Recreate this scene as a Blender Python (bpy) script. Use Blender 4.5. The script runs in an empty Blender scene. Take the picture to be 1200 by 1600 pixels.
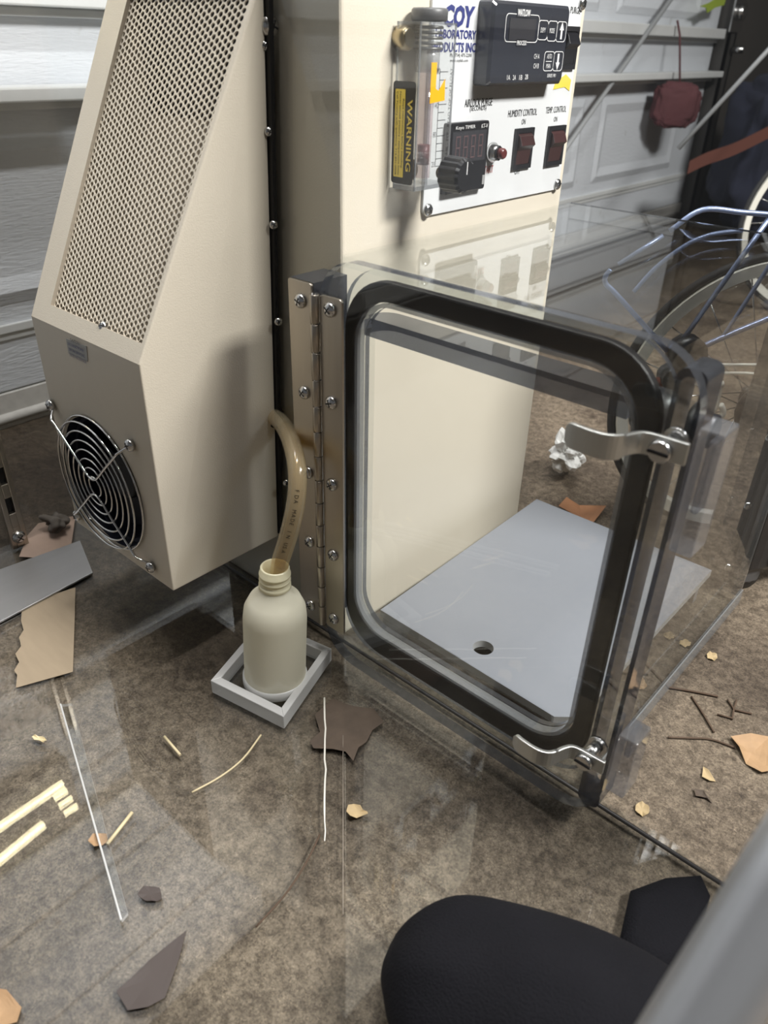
import bpy, bmesh, math, random
import numpy as np
from mathutils import Vector, Matrix
random.seed(4)
S = bpy.context.scene
COL = S.collection
# ------------------------------------------------------------------ camera
FPX = 1199.3
_a, _b, _c = [math.radians(v) for v in (131.0435, 31.6336, 1.5668)]
W_ = np.array([math.cos(_b)*math.cos(_a), math.cos(_b)*math.sin(_a), -math.sin(_b)])
_r = np.array([math.sin(_a), -math.cos(_a), 0.0]); _u = np.cross(_r, W_)
R_ = math.cos(_c)*_r + math.sin(_c)*_u
U_ = -math.sin(_c)*_r + math.cos(_c)*_u
def ray(px, py): return W_ + R_*(px-600)/FPX - U_*(py-800)/FPX
CAM = -ray(527, 993)
def on(px, py, ax, v):
    """photo point -> point on the real plane axis = v"""
    d = ray(px, py); return Vector(CAM + d*((v-CAM[ax])/d[ax]))
def onp(px, py, P, n):
    d = ray(px, py); P = np.array(P); n = np.array(n)
    return Vector(CAM + d*(((P-CAM)@n)/(d@n)))
cam_d = bpy.data.cameras.new('camera'); cam = bpy.data.objects.new('camera', cam_d); COL.objects.link(cam)
M = Matrix(((R_[0], U_[0], -W_[0], CAM[0]), (R_[1], U_[1], -W_[1], CAM[1]), (R_[2], U_[2], -W_[2], CAM[2]), (0, 0, 0, 1)))
cam.matrix_world = M
cam_d.sensor_width = 36; cam_d.lens = FPX/1600*36; cam_d.clip_start = 0.01
cam_d.dof.use_dof = True; cam_d.dof.focus_distance = 0.92; cam_d.dof.aperture_fstop = 7.0
S.camera = cam
# ------------------------------------------------------------------ world, lights, exposure
wd = bpy.data.worlds.new('world'); S.world = wd; wd.use_nodes = True
wd.node_tree.nodes['Background'].inputs[0].default_value = (0.93, 0.96, 1.0, 1)
wd.node_tree.nodes['Background'].inputs[1].default_value = 0.11
def area(name, loc, sx, sy, power, col=(1, .95, .87), rot=(0, 0, 0)):
    d = bpy.data.lights.new(name, 'AREA'); d.shape = 'RECTANGLE'; d.size = sx; d.size_y = sy; d.energy = power; d.color = col
    o = bpy.data.objects.new(name, d); COL.objects.link(o); o.location = loc; o.rotation_euler = rot
    return o
area('ceiling_tube_light', (-0.33, .05, 2.30), 0.09, .7, 15, (1, .98, .95))
area('ceiling_tube_light', (0.29, .05, 2.30), 0.09, .7, 28, (1, .98, .95))
area('ceiling_panel_light', (1.75, 0.60, 2.28), 0.35, .9, 128, (1, .97, .93), (0, math.radians(30), 0))
S.view_settings.view_transform = 'Standard'; S.view_settings.look = 'None'
S.view_settings.gamma = 1; S.view_settings.use_curve_mapping = False
S.view_settings.exposure = 0.0
S.cycles.use_denoising = True
S.cycles.max_bounces = 12; S.cycles.transparent_max_bounces = 48; S.cycles.glossy_bounces = 6
S.cycles.caustics_reflective = False; S.cycles.caustics_refractive = False
S.cycles.sample_clamp_indirect = 6
# ------------------------------------------------------------------ materials
MATS = {}
def newmat(name):
    m = bpy.data.materials.new(name); m.use_nodes = True; m.node_tree.nodes.clear(); MATS[name] = m
    return m, m.node_tree.nodes, m.node_tree.links
def out(N, L, sock):
    o = N.new('ShaderNodeOutputMaterial'); L.new(sock, o.inputs[0]); return o
def srgb(r, g, b):
    f = lambda c: (c/12.92 if c <= .04045 else ((c+.055)/1.055)**2.4)
    return (f(r/255), f(g/255), f(b/255), 1)
def pbr(name, col, rough=.5, metal=0, noise=0, nscale=30, bump=0, bscale=200, coat=0, spec=.5, stretch=None):
    m, N, L = newmat(name)
    p = N.new('ShaderNodeBsdfPrincipled')
    p.inputs['Roughness'].default_value = rough; p.inputs['Metallic'].default_value = metal
    p.inputs['Specular IOR Level'].default_value = spec; p.inputs['Coat Weight'].default_value = coat
    p.inputs['Base Color'].default_value = col
    tc = N.new('ShaderNodeTexCoord')
    vec = tc.outputs['Object']
    if stretch:
        mp = N.new('ShaderNodeMapping'); mp.inputs['Scale'].default_value = stretch; L.new(vec, mp.inputs[0]); vec = mp.outputs[0]
    if noise:
        n = N.new('ShaderNodeTexNoise'); n.inputs['Scale'].default_value = nscale; n.inputs['Detail'].default_value = 5
        L.new(vec, n.inputs['Vector'])
        mx = N.new('ShaderNodeMix'); mx.data_type = 'RGBA'
        mx.inputs['A'].default_value = tuple(c*(1-noise) for c in col[:3])+(1,)
        mx.inputs['B'].default_value = tuple(min(1, c*(1+noise)) for c in col[:3])+(1,)
        L.new(n.outputs['Fac'], mx.inputs['Factor']); L.new(mx.outputs['Result'], p.inputs['Base Color'])
    if bump:
        n2 = N.new('ShaderNodeTexNoise'); n2.inputs['Scale'].default_value = bscale; n2.inputs['Detail'].default_value = 3
        L.new(vec, n2.inputs['Vector'])
        b = N.new('ShaderNodeBump'); b.inputs['Strength'].default_value = bump; b.inputs['Distance'].default_value = .002
        L.new(n2.outputs['Fac'], b.inputs['Height']); L.new(b.outputs[0], p.inputs['Normal'])
    out(N, L, p.outputs[0]); return m
def clear(name, tint=(.97, .98, .98), ior=1.49, rough=.01, diff=0, dcol=(.8, .8, .8), gcol=(1, 1, 1)):
    m, N, L = newmat(name)
    t = N.new('ShaderNodeBsdfTransparent'); t.inputs[0].default_value = tint+(1,)
    base = t.outputs[0]
    if diff:
        d = N.new('ShaderNodeBsdfDiffuse'); d.inputs[0].default_value = dcol+(1,)
        mx = N.new('ShaderNodeMixShader'); mx.inputs[0].default_value = diff
        L.new(base, mx.inputs[1]); L.new(d.outputs[0], mx.inputs[2]); base = mx.outputs[0]
    g = N.new('ShaderNodeBsdfGlossy'); g.inputs['Roughness'].default_value = rough; g.inputs[0].default_value = gcol+(1,)
    fr = N.new('ShaderNodeFresnel'); fr.inputs[0].default_value = ior
    ge = N.new('ShaderNodeNewGeometry')
    # inside faces see the same air-side Fresnel: undo Blender's inverted IOR on back faces
    mix = N.new('ShaderNodeMix'); mix.data_type = 'FLOAT'
    L.new(ge.outputs['Backfacing'], mix.inputs['Factor']); mix.inputs['A'].default_value = ior; mix.inputs['B'].default_value = 1/ior
    L.new(mix.outputs['Result'], fr.inputs[0])
    m2 = N.new('ShaderNodeMixShader'); L.new(fr.outputs[0], m2.inputs[0]); L.new(base, m2.inputs[1]); L.new(g.outputs[0], m2.inputs[2])
    out(N, L, m2.outputs[0]); return m
def translucent(name, col, trans=.25, tcol=(1, .98, .92), rough=.3):
    m, N, L = newmat(name)
    d = N.new('ShaderNodeBsdfDiffuse'); d.inputs[0].default_value = col
    t = N.new('ShaderNodeBsdfTranslucent'); t.inputs[0].default_value = col
    a = N.new('ShaderNodeMixShader'); a.inputs[0].default_value = .30; L.new(d.outputs[0], a.inputs[1]); L.new(t.outputs[0], a.inputs[2])
    tr = N.new('ShaderNodeBsdfTransparent'); tr.inputs[0].default_value = tcol+(1,)
    b = N.new('ShaderNodeMixShader'); b.inputs[0].default_value = trans; L.new(a.outputs[0], b.inputs[1]); L.new(tr.outputs[0], b.inputs[2])
    g = N.new('ShaderNodeBsdfGlossy'); g.inputs['Roughness'].default_value = rough
    c = N.new('ShaderNodeMixShader'); c.inputs[0].default_value = .08; L.new(b.outputs[0], c.inputs[1]); L.new(g.outputs[0], c.inputs[2])
    out(N, L, c.outputs[0]); return m
cream = pbr('cream_paint', srgb(226, 217, 200), .38, noise=.02, nscale=60, bump=.12, bscale=700)
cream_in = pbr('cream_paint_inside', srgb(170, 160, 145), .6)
white_panel = pbr('white_enamel', srgb(226, 228, 230), .3)
black_pl = pbr('black_plastic', srgb(26, 26, 30), .35, noise=.1)
black_mat = pbr('black_rubber', srgb(14, 14, 17), .5)
navy_pl = pbr('navy_fan_plastic', srgb(26, 28, 44), .45)
bezel = pbr('controller_face', srgb(44, 46, 54), .22, noise=.05)
screen = pbr('screen_glass', srgb(58, 58, 62), .08)
chrome = pbr('chrome_wire', srgb(225, 225, 225), .12, 1)
steel = pbr('brushed_steel', srgb(178, 170, 158), .34, 1, noise=.08, nscale=40, bump=.05, bscale=300, stretch=(1, 1, .08))
steel2 = pbr('bright_steel', srgb(205, 205, 205), .22, 1)
alu = pbr('cast_aluminium', srgb(196, 197, 194), .38, 1, noise=.05)
plate_m = pbr('grey_plate', srgb(176, 176, 178), .42, .9, noise=.06, nscale=80, stretch=(1, .1, 1))
white_ink = pbr('white_ink', srgb(235, 235, 235), .5)
black_ink = pbr('black_ink', srgb(30, 30, 32), .5)
blue_ink = pbr('blue_ink', srgb(46, 54, 122), .5)
red_ink = pbr('red_ink', srgb(190, 80, 70), .5)
yellow = pbr('yellow_label', srgb(238, 214, 88), .5)
orange_y = pbr('orange_sticker', srgb(248, 182, 30), .5)
maroon = pbr('maroon_plastic', srgb(58, 34, 34), .3)
red_btn = pbr('red_button', srgb(92, 40, 40), .3)
red_digit = pbr('dim_segment', srgb(92, 72, 74), .4)
clr = clear('clear_acrylic')
clr_pane = clear('clear_pane', (.98, .985, .985))
clr_edge = clear('acrylic_edge', (.24, .26, .31), diff=.10, dcol=(.45, .47, .52), rough=.06)
clr_thin = clear('acrylic_light_edge', (.70, .71, .73), diff=.25, dcol=(.7, .72, .74), rough=.1)

frost = pbr('frosted_tray', srgb(136, 139, 147), .35, noise=.08, nscale=7)
frost_edge = translucent('frosted_edge', (.99, .99, .99, 1), .33, (.97, .98, .97), .2)
bottle_m = translucent('milky_polyethylene', (.97, .93, .77, 1), .05, rough=.12)
neck_m = translucent('milky_neck', srgb(250, 244, 214), .06, rough=.2)
base_m = translucent('pale_bottle_base', srgb(246, 246, 246), .1)
tube_m = clear('amber_tubing', (.90, .82, .66), diff=.26, dcol=(.84, .72, .48), rough=.1)
conc_m = None
def concrete():
    m, N, L = newmat('concrete')
    p = N.new('ShaderNodeBsdfPrincipled'); p.inputs['Roughness'].default_value = .62; p.inputs['Specular IOR Level'].default_value = .3
    tc = N.new('ShaderNodeTexCoord')
    def noise(sc, det=6, rough=.6):
        n = N.new('ShaderNodeTexNoise'); n.inputs['Scale'].default_value = sc; n.inputs['Detail'].default_value = det
        n.inputs['Roughness'].default_value = rough; L.new(tc.outputs['Object'], n.inputs['Vector']); return n.outputs['Fac']
    def ramp(f, stops):
        r = N.new('ShaderNodeValToRGB'); L.new(f, r.inputs[0]); e = r.color_ramp.elements
        e[0].position, e[0].color = stops[0]; e[1].position, e[1].color = stops[1]
        for s in stops[2:]:
            q = e.new(s[0]); q.color = s[1]
        return r.outputs[0]
    def mul(a, b, f=1.0, mode='MULTIPLY'):
        x = N.new('ShaderNodeMix'); x.data_type = 'RGBA'; x.blend_type = mode; x.inputs['Factor'].default_value = f
        L.new(a, x.inputs['A']); L.new(b, x.inputs['B']); return x.outputs['Result']
    c = ramp(noise(5, 8), [(.32, srgb(92, 81, 70)), (.68, srgb(144, 130, 113))])
    c = mul(c, ramp(noise(80, 6, .75), [(.36, (.50, .48, .46, 1)), (.60, (1.12, 1.12, 1.12, 1))]))
    c = mul(c, ramp(noise(430, 4, .8), [(.38, (.30, .28, .27, 1)), (.56, (1, 1, 1, 1))]), .85)
    c = mul(c, ramp(noise(620, 2, .6), [(.58, (1, 1, 1, 1)), (.70, (1.9, 1.85, 1.75, 1))]), .8)
    c = mul(c, ramp(noise(13, 3, .5), [(.26, (.45, .42, .42, 1)), (.40, (1, 1, 1, 1))]), .9)
    v = N.new('ShaderNodeTexVoronoi'); v.inputs['Scale'].default_value = 34; L.new(tc.outputs['Object'], v.inputs['Vector'])
    c = mul(c, ramp(v.outputs['Distance'], [(.05, (.45, .42, .40, 1)), (.10, (1, 1, 1, 1))]), .55)
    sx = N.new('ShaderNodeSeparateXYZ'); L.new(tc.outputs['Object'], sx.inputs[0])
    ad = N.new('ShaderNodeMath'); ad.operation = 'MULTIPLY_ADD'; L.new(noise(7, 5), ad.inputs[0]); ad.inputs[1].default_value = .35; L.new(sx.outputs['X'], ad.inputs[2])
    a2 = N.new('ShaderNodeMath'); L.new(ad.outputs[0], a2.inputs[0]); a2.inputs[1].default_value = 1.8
    c = mul(c, ramp(a2.outputs[0], [(.26, (.36, .35, .34, 1)), (.46, (1, 1, 1, 1))]), 1)      # darker towards the door, with a ragged edge
    L.new(c, p.inputs['Base Color'])
    b = N.new('ShaderNodeBump'); b.inputs['Strength'].default_value = .35; b.inputs['Distance'].default_value = .003
    L.new(noise(160, 6, .7), b.inputs['Height']); L.new(b.outputs[0], p.inputs['Normal'])
    out(N, L, p.outputs[0]); return m
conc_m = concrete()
def doorpaint():
    m, N, L = newmat('embossed_door_paint')
    p = N.new('ShaderNodeBsdfPrincipled'); p.inputs['Roughness'].default_value = .5
    tc = N.new('ShaderNodeTexCoord'); mp = N.new('ShaderNodeMapping'); mp.inputs['Scale'].default_value = (1, 1, 6.5)
    L.new(tc.outputs['Object'], mp.inputs[0])
    n = N.new('ShaderNodeTexNoise'); n.inputs['Scale'].default_value = 34; n.inputs['Detail'].default_value = 3; n.inputs['Distortion'].default_value = .6
    L.new(mp.outputs[0], n.inputs['Vector'])
    b = N.new('ShaderNodeBump'); b.inputs['Strength'].default_value = .4; b.inputs['Distance'].default_value = .004
    L.new(n.outputs['Fac'], b.inputs['Height']); L.new(b.outputs[0], p.inputs['Normal'])
    n2 = N.new('ShaderNodeTexNoise'); n2.inputs['Scale'].default_value = 14; n2.inputs['Detail'].default_value = 6; L.new(tc.outputs['Object'], n2.inputs['Vector'])
    r = N.new('ShaderNodeValToRGB'); L.new(n2.outputs['Fac'], r.inputs[0]); e = r.color_ramp.elements
    e[0].position = .22; e[0].color = srgb(150, 148, 142); e[1].position = .34; e[1].color = srgb(204, 208, 214)
    L.new(r.outputs[0], p.inputs['Base Color']); out(N, L, p.outputs[0]); return m
door_m = doorpaint()
door_trim = pbr('door_trim', srgb(206, 208, 208), .45, noise=.06, nscale=25)
seal_m = pbr('door_seal', srgb(196, 194, 190), .7, noise=.2, nscale=60)
dark_wall = pbr('dark_wall', srgb(60, 56, 52), .9, noise=.2, nscale=3)
grey_wall = pbr('grey_wall', srgb(120, 116, 110), .9)
ceil_m = pbr('ceiling_board', srgb(120, 118, 114), .9)
track_m = pbr('track_metal', srgb(70, 68, 66), .5, .4)
fabric = pbr('black_fabric', srgb(17, 17, 22), .9, noise=.25, nscale=25, bump=.5, bscale=500, spec=.2)
navy = pbr('navy_fabric', srgb(26, 30, 48), .9, noise=.25, nscale=14)
orange = pbr('orange_strap', srgb(88, 46, 34), .8)
redf = pbr('dull_red', srgb(80, 42, 46), .85, noise=.2, nscale=12)
blue_wire = pbr('blue_steel_wire', srgb(138, 152, 186), .3, .5)
rim_m = pbr('white_rim', srgb(238, 236, 226), .3)
tyre_m = pbr('tyre', srgb(40, 40, 42), .7)
tan = pbr('dry_leaf', srgb(182, 160, 122), .7, noise=.2, nscale=90)
tan2 = pbr('brown_leaf', srgb(168, 136, 102), .7, noise=.25, nscale=70)
brown = pbr('wet_leaf', srgb(84, 71, 60), .7, noise=.5, nscale=45)
card_m = pbr('cardboard', srgb(156, 140, 118), .75, noise=.12, nscale=22, stretch=(1, 5, 1))
straw = pbr('straw', srgb(216, 200, 162), .6)
twig_m = pbr('twig_bark', srgb(82, 64, 50), .8)
paper_m = pbr('paper_tissue', srgb(238, 238, 236), .8)
scratch_m = pbr('white_scratch', srgb(240, 236, 226), .6)
lint_m = pbr('grey_lint', srgb(92, 86, 80), .95, noise=.4, nscale=90)
flake_reflection_m = pbr('dark_flake_reflection', srgb(72, 63, 60), .6)  # shared by the dark chip and the floor reflection built as a patch
green = pbr('green_leaf', srgb(150, 170, 60), .6)
grey_cap = pbr('grey_cap', srgb(84, 84, 86), .4)
brass = pbr('brass_fitting', srgb(178, 164, 134), .3, 1)
float_m = clear('pink_tube_glass', (.95, .88, .89), diff=.07, dcol=(.85, .62, .64))
def emit(name, col, s):
    m, N, L = newmat(name); e = N.new('ShaderNodeEmission'); e.inputs[0].default_value = col; e.inputs[1].default_value = s; out(N, L, e.outputs[0]); return m
lamp_m = emit('warm_led', (1, .86, .55, 1), 22)
# ------------------------------------------------------------------ geometry helpers
class B:
    """collects shapes in one bmesh"""
    def __init__(s): s.bm = bmesh.new()
    def face(s, vs, mi=0):
        try: f = s.bm.faces.new(vs); f.material_index = mi; return f
        except ValueError: return None
    def box(s, lo, hi, mi=0, M=None):
        vs = [s.bm.verts.new((x, y, z)) for x in (lo[0], hi[0]) for y in (lo[1], hi[1]) for z in (lo[2], hi[2])]
        for q in ((0, 1, 3, 2), (4, 6, 7, 5), (0, 4, 5, 1), (2, 3, 7, 6), (0, 2, 6, 4), (1, 5, 7, 3)): s.face([vs[i] for i in q], mi)
        if M is not None: bmesh.ops.transform(s.bm, matrix=M, verts=vs)
        return s
    def loops(s, loops, close_a=True, close_b=True, mi=0, cyc=True, mis=None):
        """skin a list of equal-length point loops"""
        rows = [[s.bm.verts.new(p) for p in lp] for lp in loops]
        n = len(rows[0])
        for k in range(len(rows)-1):
            for i in range(n if cyc else n-1):
                j = (i+1) % n
                s.face((rows[k][i], rows[k][j], rows[k+1][j], rows[k+1][i]), mis[k] if mis else mi)
        if close_a: s.face(rows[0][::-1], mis[0] if mis else mi)
        if close_b: s.face(rows[-1], mis[-1] if mis else mi)
        return rows
    def prism(s, poly, d, mi=0, mside=None):
        a = [Vector(p) for p in poly]; d = Vector(d)
        v0 = [s.bm.verts.new(p) for p in a]; v1 = [s.bm.verts.new(p+d) for p in a]
        s.face(v0[::-1], mi); s.face(v1, mi)
        for i in range(len(a)):
            j = (i+1) % len(a); s.face((v0[i], v0[j], v1[j], v1[i]), mi if mside is None else mside)
        return s
    def ring(s, outer, inner, d, mi=0, mo=None, mn=None):
        """flat plate with a hole, thickness vector d"""
        d = Vector(d); n = len(outer)
        o0 = [s.bm.verts.new(p) for p in outer]; i0 = [s.bm.verts.new(p) for p in inner]
        o1 = [s.bm.verts.new(Vector(p)+d) for p in outer]; i1 = [s.bm.verts.new(Vector(p)+d) for p in inner]
        for i in range(n):
            j = (i+1) % n
            s.face((o0[i], o0[j], i0[j], i0[i]), mi); s.face((o1[j], o1[i], i1[i], i1[j]), mi)
            s.face((o0[j], o0[i], o1[i], o1[j]), mi if mo is None else mo)
            s.face((i0[i], i0[j], i1[j], i1[i]), mi if mn is None else mn)
        return s
    def tube(s, pts, r, seg=8, mi=0, closed=False, smooth=True):
        pts = [Vector(p) for p in pts]; n = len(pts); rows = []
        if closed: tang = [(pts[(i+1) % n]-pts[i-1]).normalized() for i in range(n)]
        else: tang = [(pts[min(i+1, n-1)]-pts[max(i-1, 0)]).normalized() for i in range(n)]
        up = Vector((0, 0, 1)) if abs(tang[0].z) < .9 else Vector((1, 0, 0))
        nrm = (up-tang[0]*up.dot(tang[0])).normalized()
        for i in range(n):
            t = tang[i]; nrm = (nrm-t*nrm.dot(t)).normalized(); bn = t.cross(nrm)
            rr = r[i] if isinstance(r, (list, tuple)) else r
            rows.append([s.bm.verts.new(pts[i]+(nrm*math.cos(2*math.pi*k/seg)+bn*math.sin(2*math.pi*k/seg))*rr) for k in range(seg)])
        for i in range(n if closed else n-1):
            a, b = rows[i], rows[(i+1) % n]
            for k in range(seg):
                f = s.face((a[k], a[(k+1) % seg], b[(k+1) % seg], b[k]), mi)
                if f and smooth: f.smooth = True
        if not closed: s.face(rows[0][::-1], mi); s.face(rows[-1], mi)
        return s
    def lathe(s, prof, P, ax=(0, 0, 1), seg=32, mi=0, cap=True):
        """prof: (radius, distance along axis)"""
        ax = Vector(ax).normalized(); q = Vector((0, 0, 1)).rotation_difference(ax); P = Vector(P)
        lp = [[P+q @ Vector((r*math.cos(2*math.pi*k/seg), r*math.sin(2*math.pi*k/seg), h)) for k in range(seg)] for r, h in prof]
        n0 = len(s.bm.faces); s.loops(lp, cap, cap, mi); s.bm.faces.ensure_lookup_table()
        for f in s.bm.faces[n0:]:
            if len(f.verts) == 4: f.smooth = True
        return s
def rrect(u0, v0, u1, v1, r, seg, fn):
    pts = []
    for cx, cy, a0 in ((u1-r, v1-r, 0), (u0+r, v1-r, 90), (u0+r, v0+r, 180), (u1-r, v0+r, 270)):
        for k in range(seg+1):
            a = math.radians(a0+90*k/seg); pts.append(fn(cx+r*math.cos(a), cy+r*math.sin(a)))
    return pts
def catmull(pts, n=8):
    P = [Vector(p) for p in pts]; P = [P[0]*2-P[1]]+P+[P[-1]*2-P[-2]]; o = []
    for i in range(1, len(P)-2):
        for k in range(n):
            t = k/n; a, b, c, d = P[i-1:i+3]
            o.append(.5*((2*b)+(c-a)*t+(2*a-5*b+4*c-d)*t*t+(3*b-a-3*c+d)*t**3))
    o.append(P[-2]); return o
ROOTLOC = {}
def rootloc(o):
    while o.parent: o = o.parent
    return ROOTLOC.get(o.name, Vector())
def thing(name, loc, label, cat, group=None, kind=None):
    o = bpy.data.objects.new(name, None); COL.objects.link(o); o.location = loc; o.empty_display_size = .02
    ROOTLOC[o.name] = Vector(loc); tag(o, label, cat, group, kind); return o
def tag(o, label=None, cat=None, group=None, kind=None):
    if label: o['label'] = label
    if cat: o['category'] = cat
    if group: o['group'] = group
    if kind: o['kind'] = kind
    return o
def obj(name, b, mats, parent=None, loc=None, bevel=0, smooth=False, bseg=2, label=None):
    bm = b.bm
    bmesh.ops.recalc_face_normals(bm, faces=bm.faces)
    me = bpy.data.meshes.new(name)
    if parent is None:
        if loc is None:
            xs = [v.co for v in bm.verts]
            loc = Vector((sum(p.x for p in xs)/len(xs), sum(p.y for p in xs)/len(xs), min(p.z for p in xs)))
        off = Vector(loc)
    else: off = rootloc(parent)
    bmesh.ops.translate(bm, verts=bm.verts, vec=-off)
    if smooth:
        for f in bm.faces: f.smooth = True
    bm.to_mesh(me); bm.free()
    o = bpy.data.objects.new(name, me); COL.objects.link(o)
    for m in (mats if isinstance(mats, (list, tuple)) else [mats]): me.materials.append(m)
    if parent is None: o.location = off; ROOTLOC[o.name] = off
    else: o.parent = parent
    if bevel:
        md = o.modifiers.new('b', 'BEVEL'); md.width = bevel; md.segments = bseg; md.limit_method = 'ANGLE'; md.angle_limit = math.radians(40)
        if bseg > 1: md.harden_normals = False
    if label: o['label'] = label
    return o
def boolean(o, cut):
    md = o.modifiers.new('c', 'BOOLEAN'); md.object = cut; md.solver = 'EXACT'; md.operation = 'DIFFERENCE'
    bpy.context.view_layer.update()
    dg = bpy.context.evaluated_depsgraph_get()
    me = bpy.data.meshes.new_from_object(o.evaluated_get(dg))
    o.modifiers.clear(); o.data = me
    bpy.data.objects.remove(cut)
def text(name, s, P, u, v, width, mat, parent, height=None, align='C', th=.0003, bold=0, shear=0):
    """flat lettering: P = centre (or left) of the text box"""
    cu = bpy.data.curves.new('t', 'FONT'); cu.body = s; cu.extrude = 0; cu.offset = bold; cu.shear = shear; cu.resolution_u = 2
    t = bpy.data.objects.new('t', cu); COL.objects.link(t); bpy.context.view_layer.update()
    me = bpy.data.meshes.new_from_object(t.evaluated_get(bpy.context.evaluated_depsgraph_get()))
    bpy.data.objects.remove(t)
    xs = [q.co.x for q in me.vertices]; ys = [q.co.y for q in me.vertices]
    x0, x1, y0, y1 = min(xs), max(xs), min(ys), max(ys)
    sx = width/(x1-x0); sy = (height/(y1-y0)) if height else sx
    u = Vector(u).normalized(); v = Vector(v).normalized(); n = u.cross(v); P = Vector(P)-rootloc(parent)
    ox = (x0+x1)/2 if align == 'C' else x0
    for q in me.vertices:
        q.co = P+u*((q.co.x-ox)*sx)+v*((q.co.y-(y0+y1)/2)*sy)+n*th
    o = bpy.data.objects.new(name, me); COL.objects.link(o); me.materials.append(mat); o.parent = parent
    return o
# one shared Phillips screw head along +Z
def _screw():
    b = B(); b.lathe([(1, 0), (1, .12), (.9, .38), (.6, .58), (.25, .66)], (0, 0, 0), seg=16)
    b.box((-.55, -.09, .5), (.55, .09, .68), 1); b.box((-.09, -.55, .5), (.09, .55, .68), 1)
    bmesh.ops.recalc_face_normals(b.bm, faces=b.bm.faces)
    me = bpy.data.meshes.new('screw'); b.bm.to_mesh(me); b.bm.free(); me.materials.append(steel2); me.materials.append(black_mat); return me
SCREW = _screw()
def screw(parent, P, n, r, name='screw'):
    o = bpy.data.objects.new(name, SCREW); COL.objects.link(o); o.parent = parent
    o.location = Vector(P)-rootloc(parent); o.scale = (r, r, r)
    q = Vector((0, 0, 1)).rotation_difference(Vector(n).normalized())
    o.rotation_euler = (q.to_matrix() @ Matrix.Rotation(random.random()*3, 3, 'Z')).to_euler()
    return o
GZ = -.0066      # garage concrete; the chamber's floor sheet lies on it, its top is z = 0
X, Y, Z = Vector((1, 0, 0)), Vector((0, 1, 0)), Vector((0, 0, 1))
# ================================================================== STRUCTURE
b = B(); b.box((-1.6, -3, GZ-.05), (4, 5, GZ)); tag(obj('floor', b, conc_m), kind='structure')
b = B(); b.box((-1.6, -3, 2.42), (4, 5, 2.47)); tag(obj('ceiling', b, ceil_m), kind='structure')
b = B(); b.box((-1.6, 3.95, GZ), (4, 4.05, 2.42)); tag(obj('wall_right', b, dark_wall), kind='structure')
b = B(); b.box((-1.06, 3.32, GZ), (-.95, 3.95, 2.42)); tag(obj('wall_back', b, dark_wall), kind='structure')
b = B(); b.box((3.9, -3, GZ), (4, 3.95, 2.42)); tag(obj('wall_front', b, grey_wall), kind='structure')
# sectional garage door at x = -0.92
GX = -.92
dr = thing('door_1', (GX, .6, GZ), None, None, kind='structure')
for k, (z0, z1) in enumerate(((.185, .565), (.575, .985), (.995, 1.4), (1.41, 1.85), (1.86, 2.3))):
    b = B(); b.box((GX-.04, -2.2, z0), (GX, 3.14, z1)); obj('door_section', b, door_m, dr, bevel=.004)
b = B(); b.box((GX-.04, -2.2, .062), (GX, 3.14, .178)); obj('door_section', b, door_m, dr, bevel=.004)
for zc, h, d in ((.571, .022, .075), (.712, .034, .048), (.182, .016, .008), (1.13, .03, .03)):
    b = B(); b.box((GX, -2.2, zc-h/2), (GX+d, 3.12, zc+h/2)); b.box((GX, -2.2, zc-h/2-.014), (GX+d*.45, 3.12, zc-h/2))
    obj('door_rail', b, door_trim, dr, bevel=.003)
for y in (-1.75, -.95, -.15, .65, 1.45, 2.25):     # raised panels
    for z0, z1 in ((.225, .505), (.62, .665), (.755, .94)):
        if z0 == .62: continue
        fn = lambda u, v: Vector((GX, u, v))
        b = B(); rows = [rrect(y-.0, z0, y+.68, z1, .006, 2, lambda u, v, q=q: Vector((GX+q, u, v))) for q in (0, .008)]
        o_ = rrect(y, z0, y+.68, z1, .006, 2, lambda u, v: Vector((GX+.001, u, v)))
        m_ = rrect(y+.022, z0+.022, y+.658, z1-.022, .006, 2, lambda u, v: Vector((GX+.009, u, v)))
        n_ = rrect(y+.05, z0+.05, y+.63, z1-.05, .006, 2, lambda u, v: Vector((GX+.002, u, v)))
        b.loops([o_, m_, n_], False, True); obj('raised_panel', b, door_m, dr)
b = B(); b.box((GX-.04, -2.2, GZ), (GX+.006, 3.14, .06)); b.tube([(GX+.004, -2.2, .012), (GX+.004, 3.14, .012)], .011, 10)
obj('bottom_seal', b, seal_m, dr)
# door track
tk = thing('trim_1', (GX, 3.2, GZ), None, None, kind='structure')
b = B(); b.box((GX-.02, 3.16, GZ), (GX+.05, 3.175, 2.0)); b.box((GX+.04, 3.16, GZ), (GX+.05, 3.235, 2.0)); b.box((GX-.02, 3.22, GZ), (GX+.05, 3.235, 2.0))
obj('track_channel', b, track_m, tk)
b = B(); b.box((GX-.05, 3.25, GZ), (GX+.0, 3.32, 2.0)); obj('track_jamb', b, pbr('jamb_wood', srgb(96, 88, 78), .8), tk)
b = B(); b.box((GX+.052, 3.13, .72), (GX+.058, 3.25, .86)); b.lathe([(.03, 0), (.03, .02), (.012, .024)], (GX+.058, 3.19, .79), X, 16); b.lathe([(.014, 0), (.014, .05)], (GX+.058, 3.20, .66), X, 12)
obj('roller_bracket', b, steel2, tk)
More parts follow.
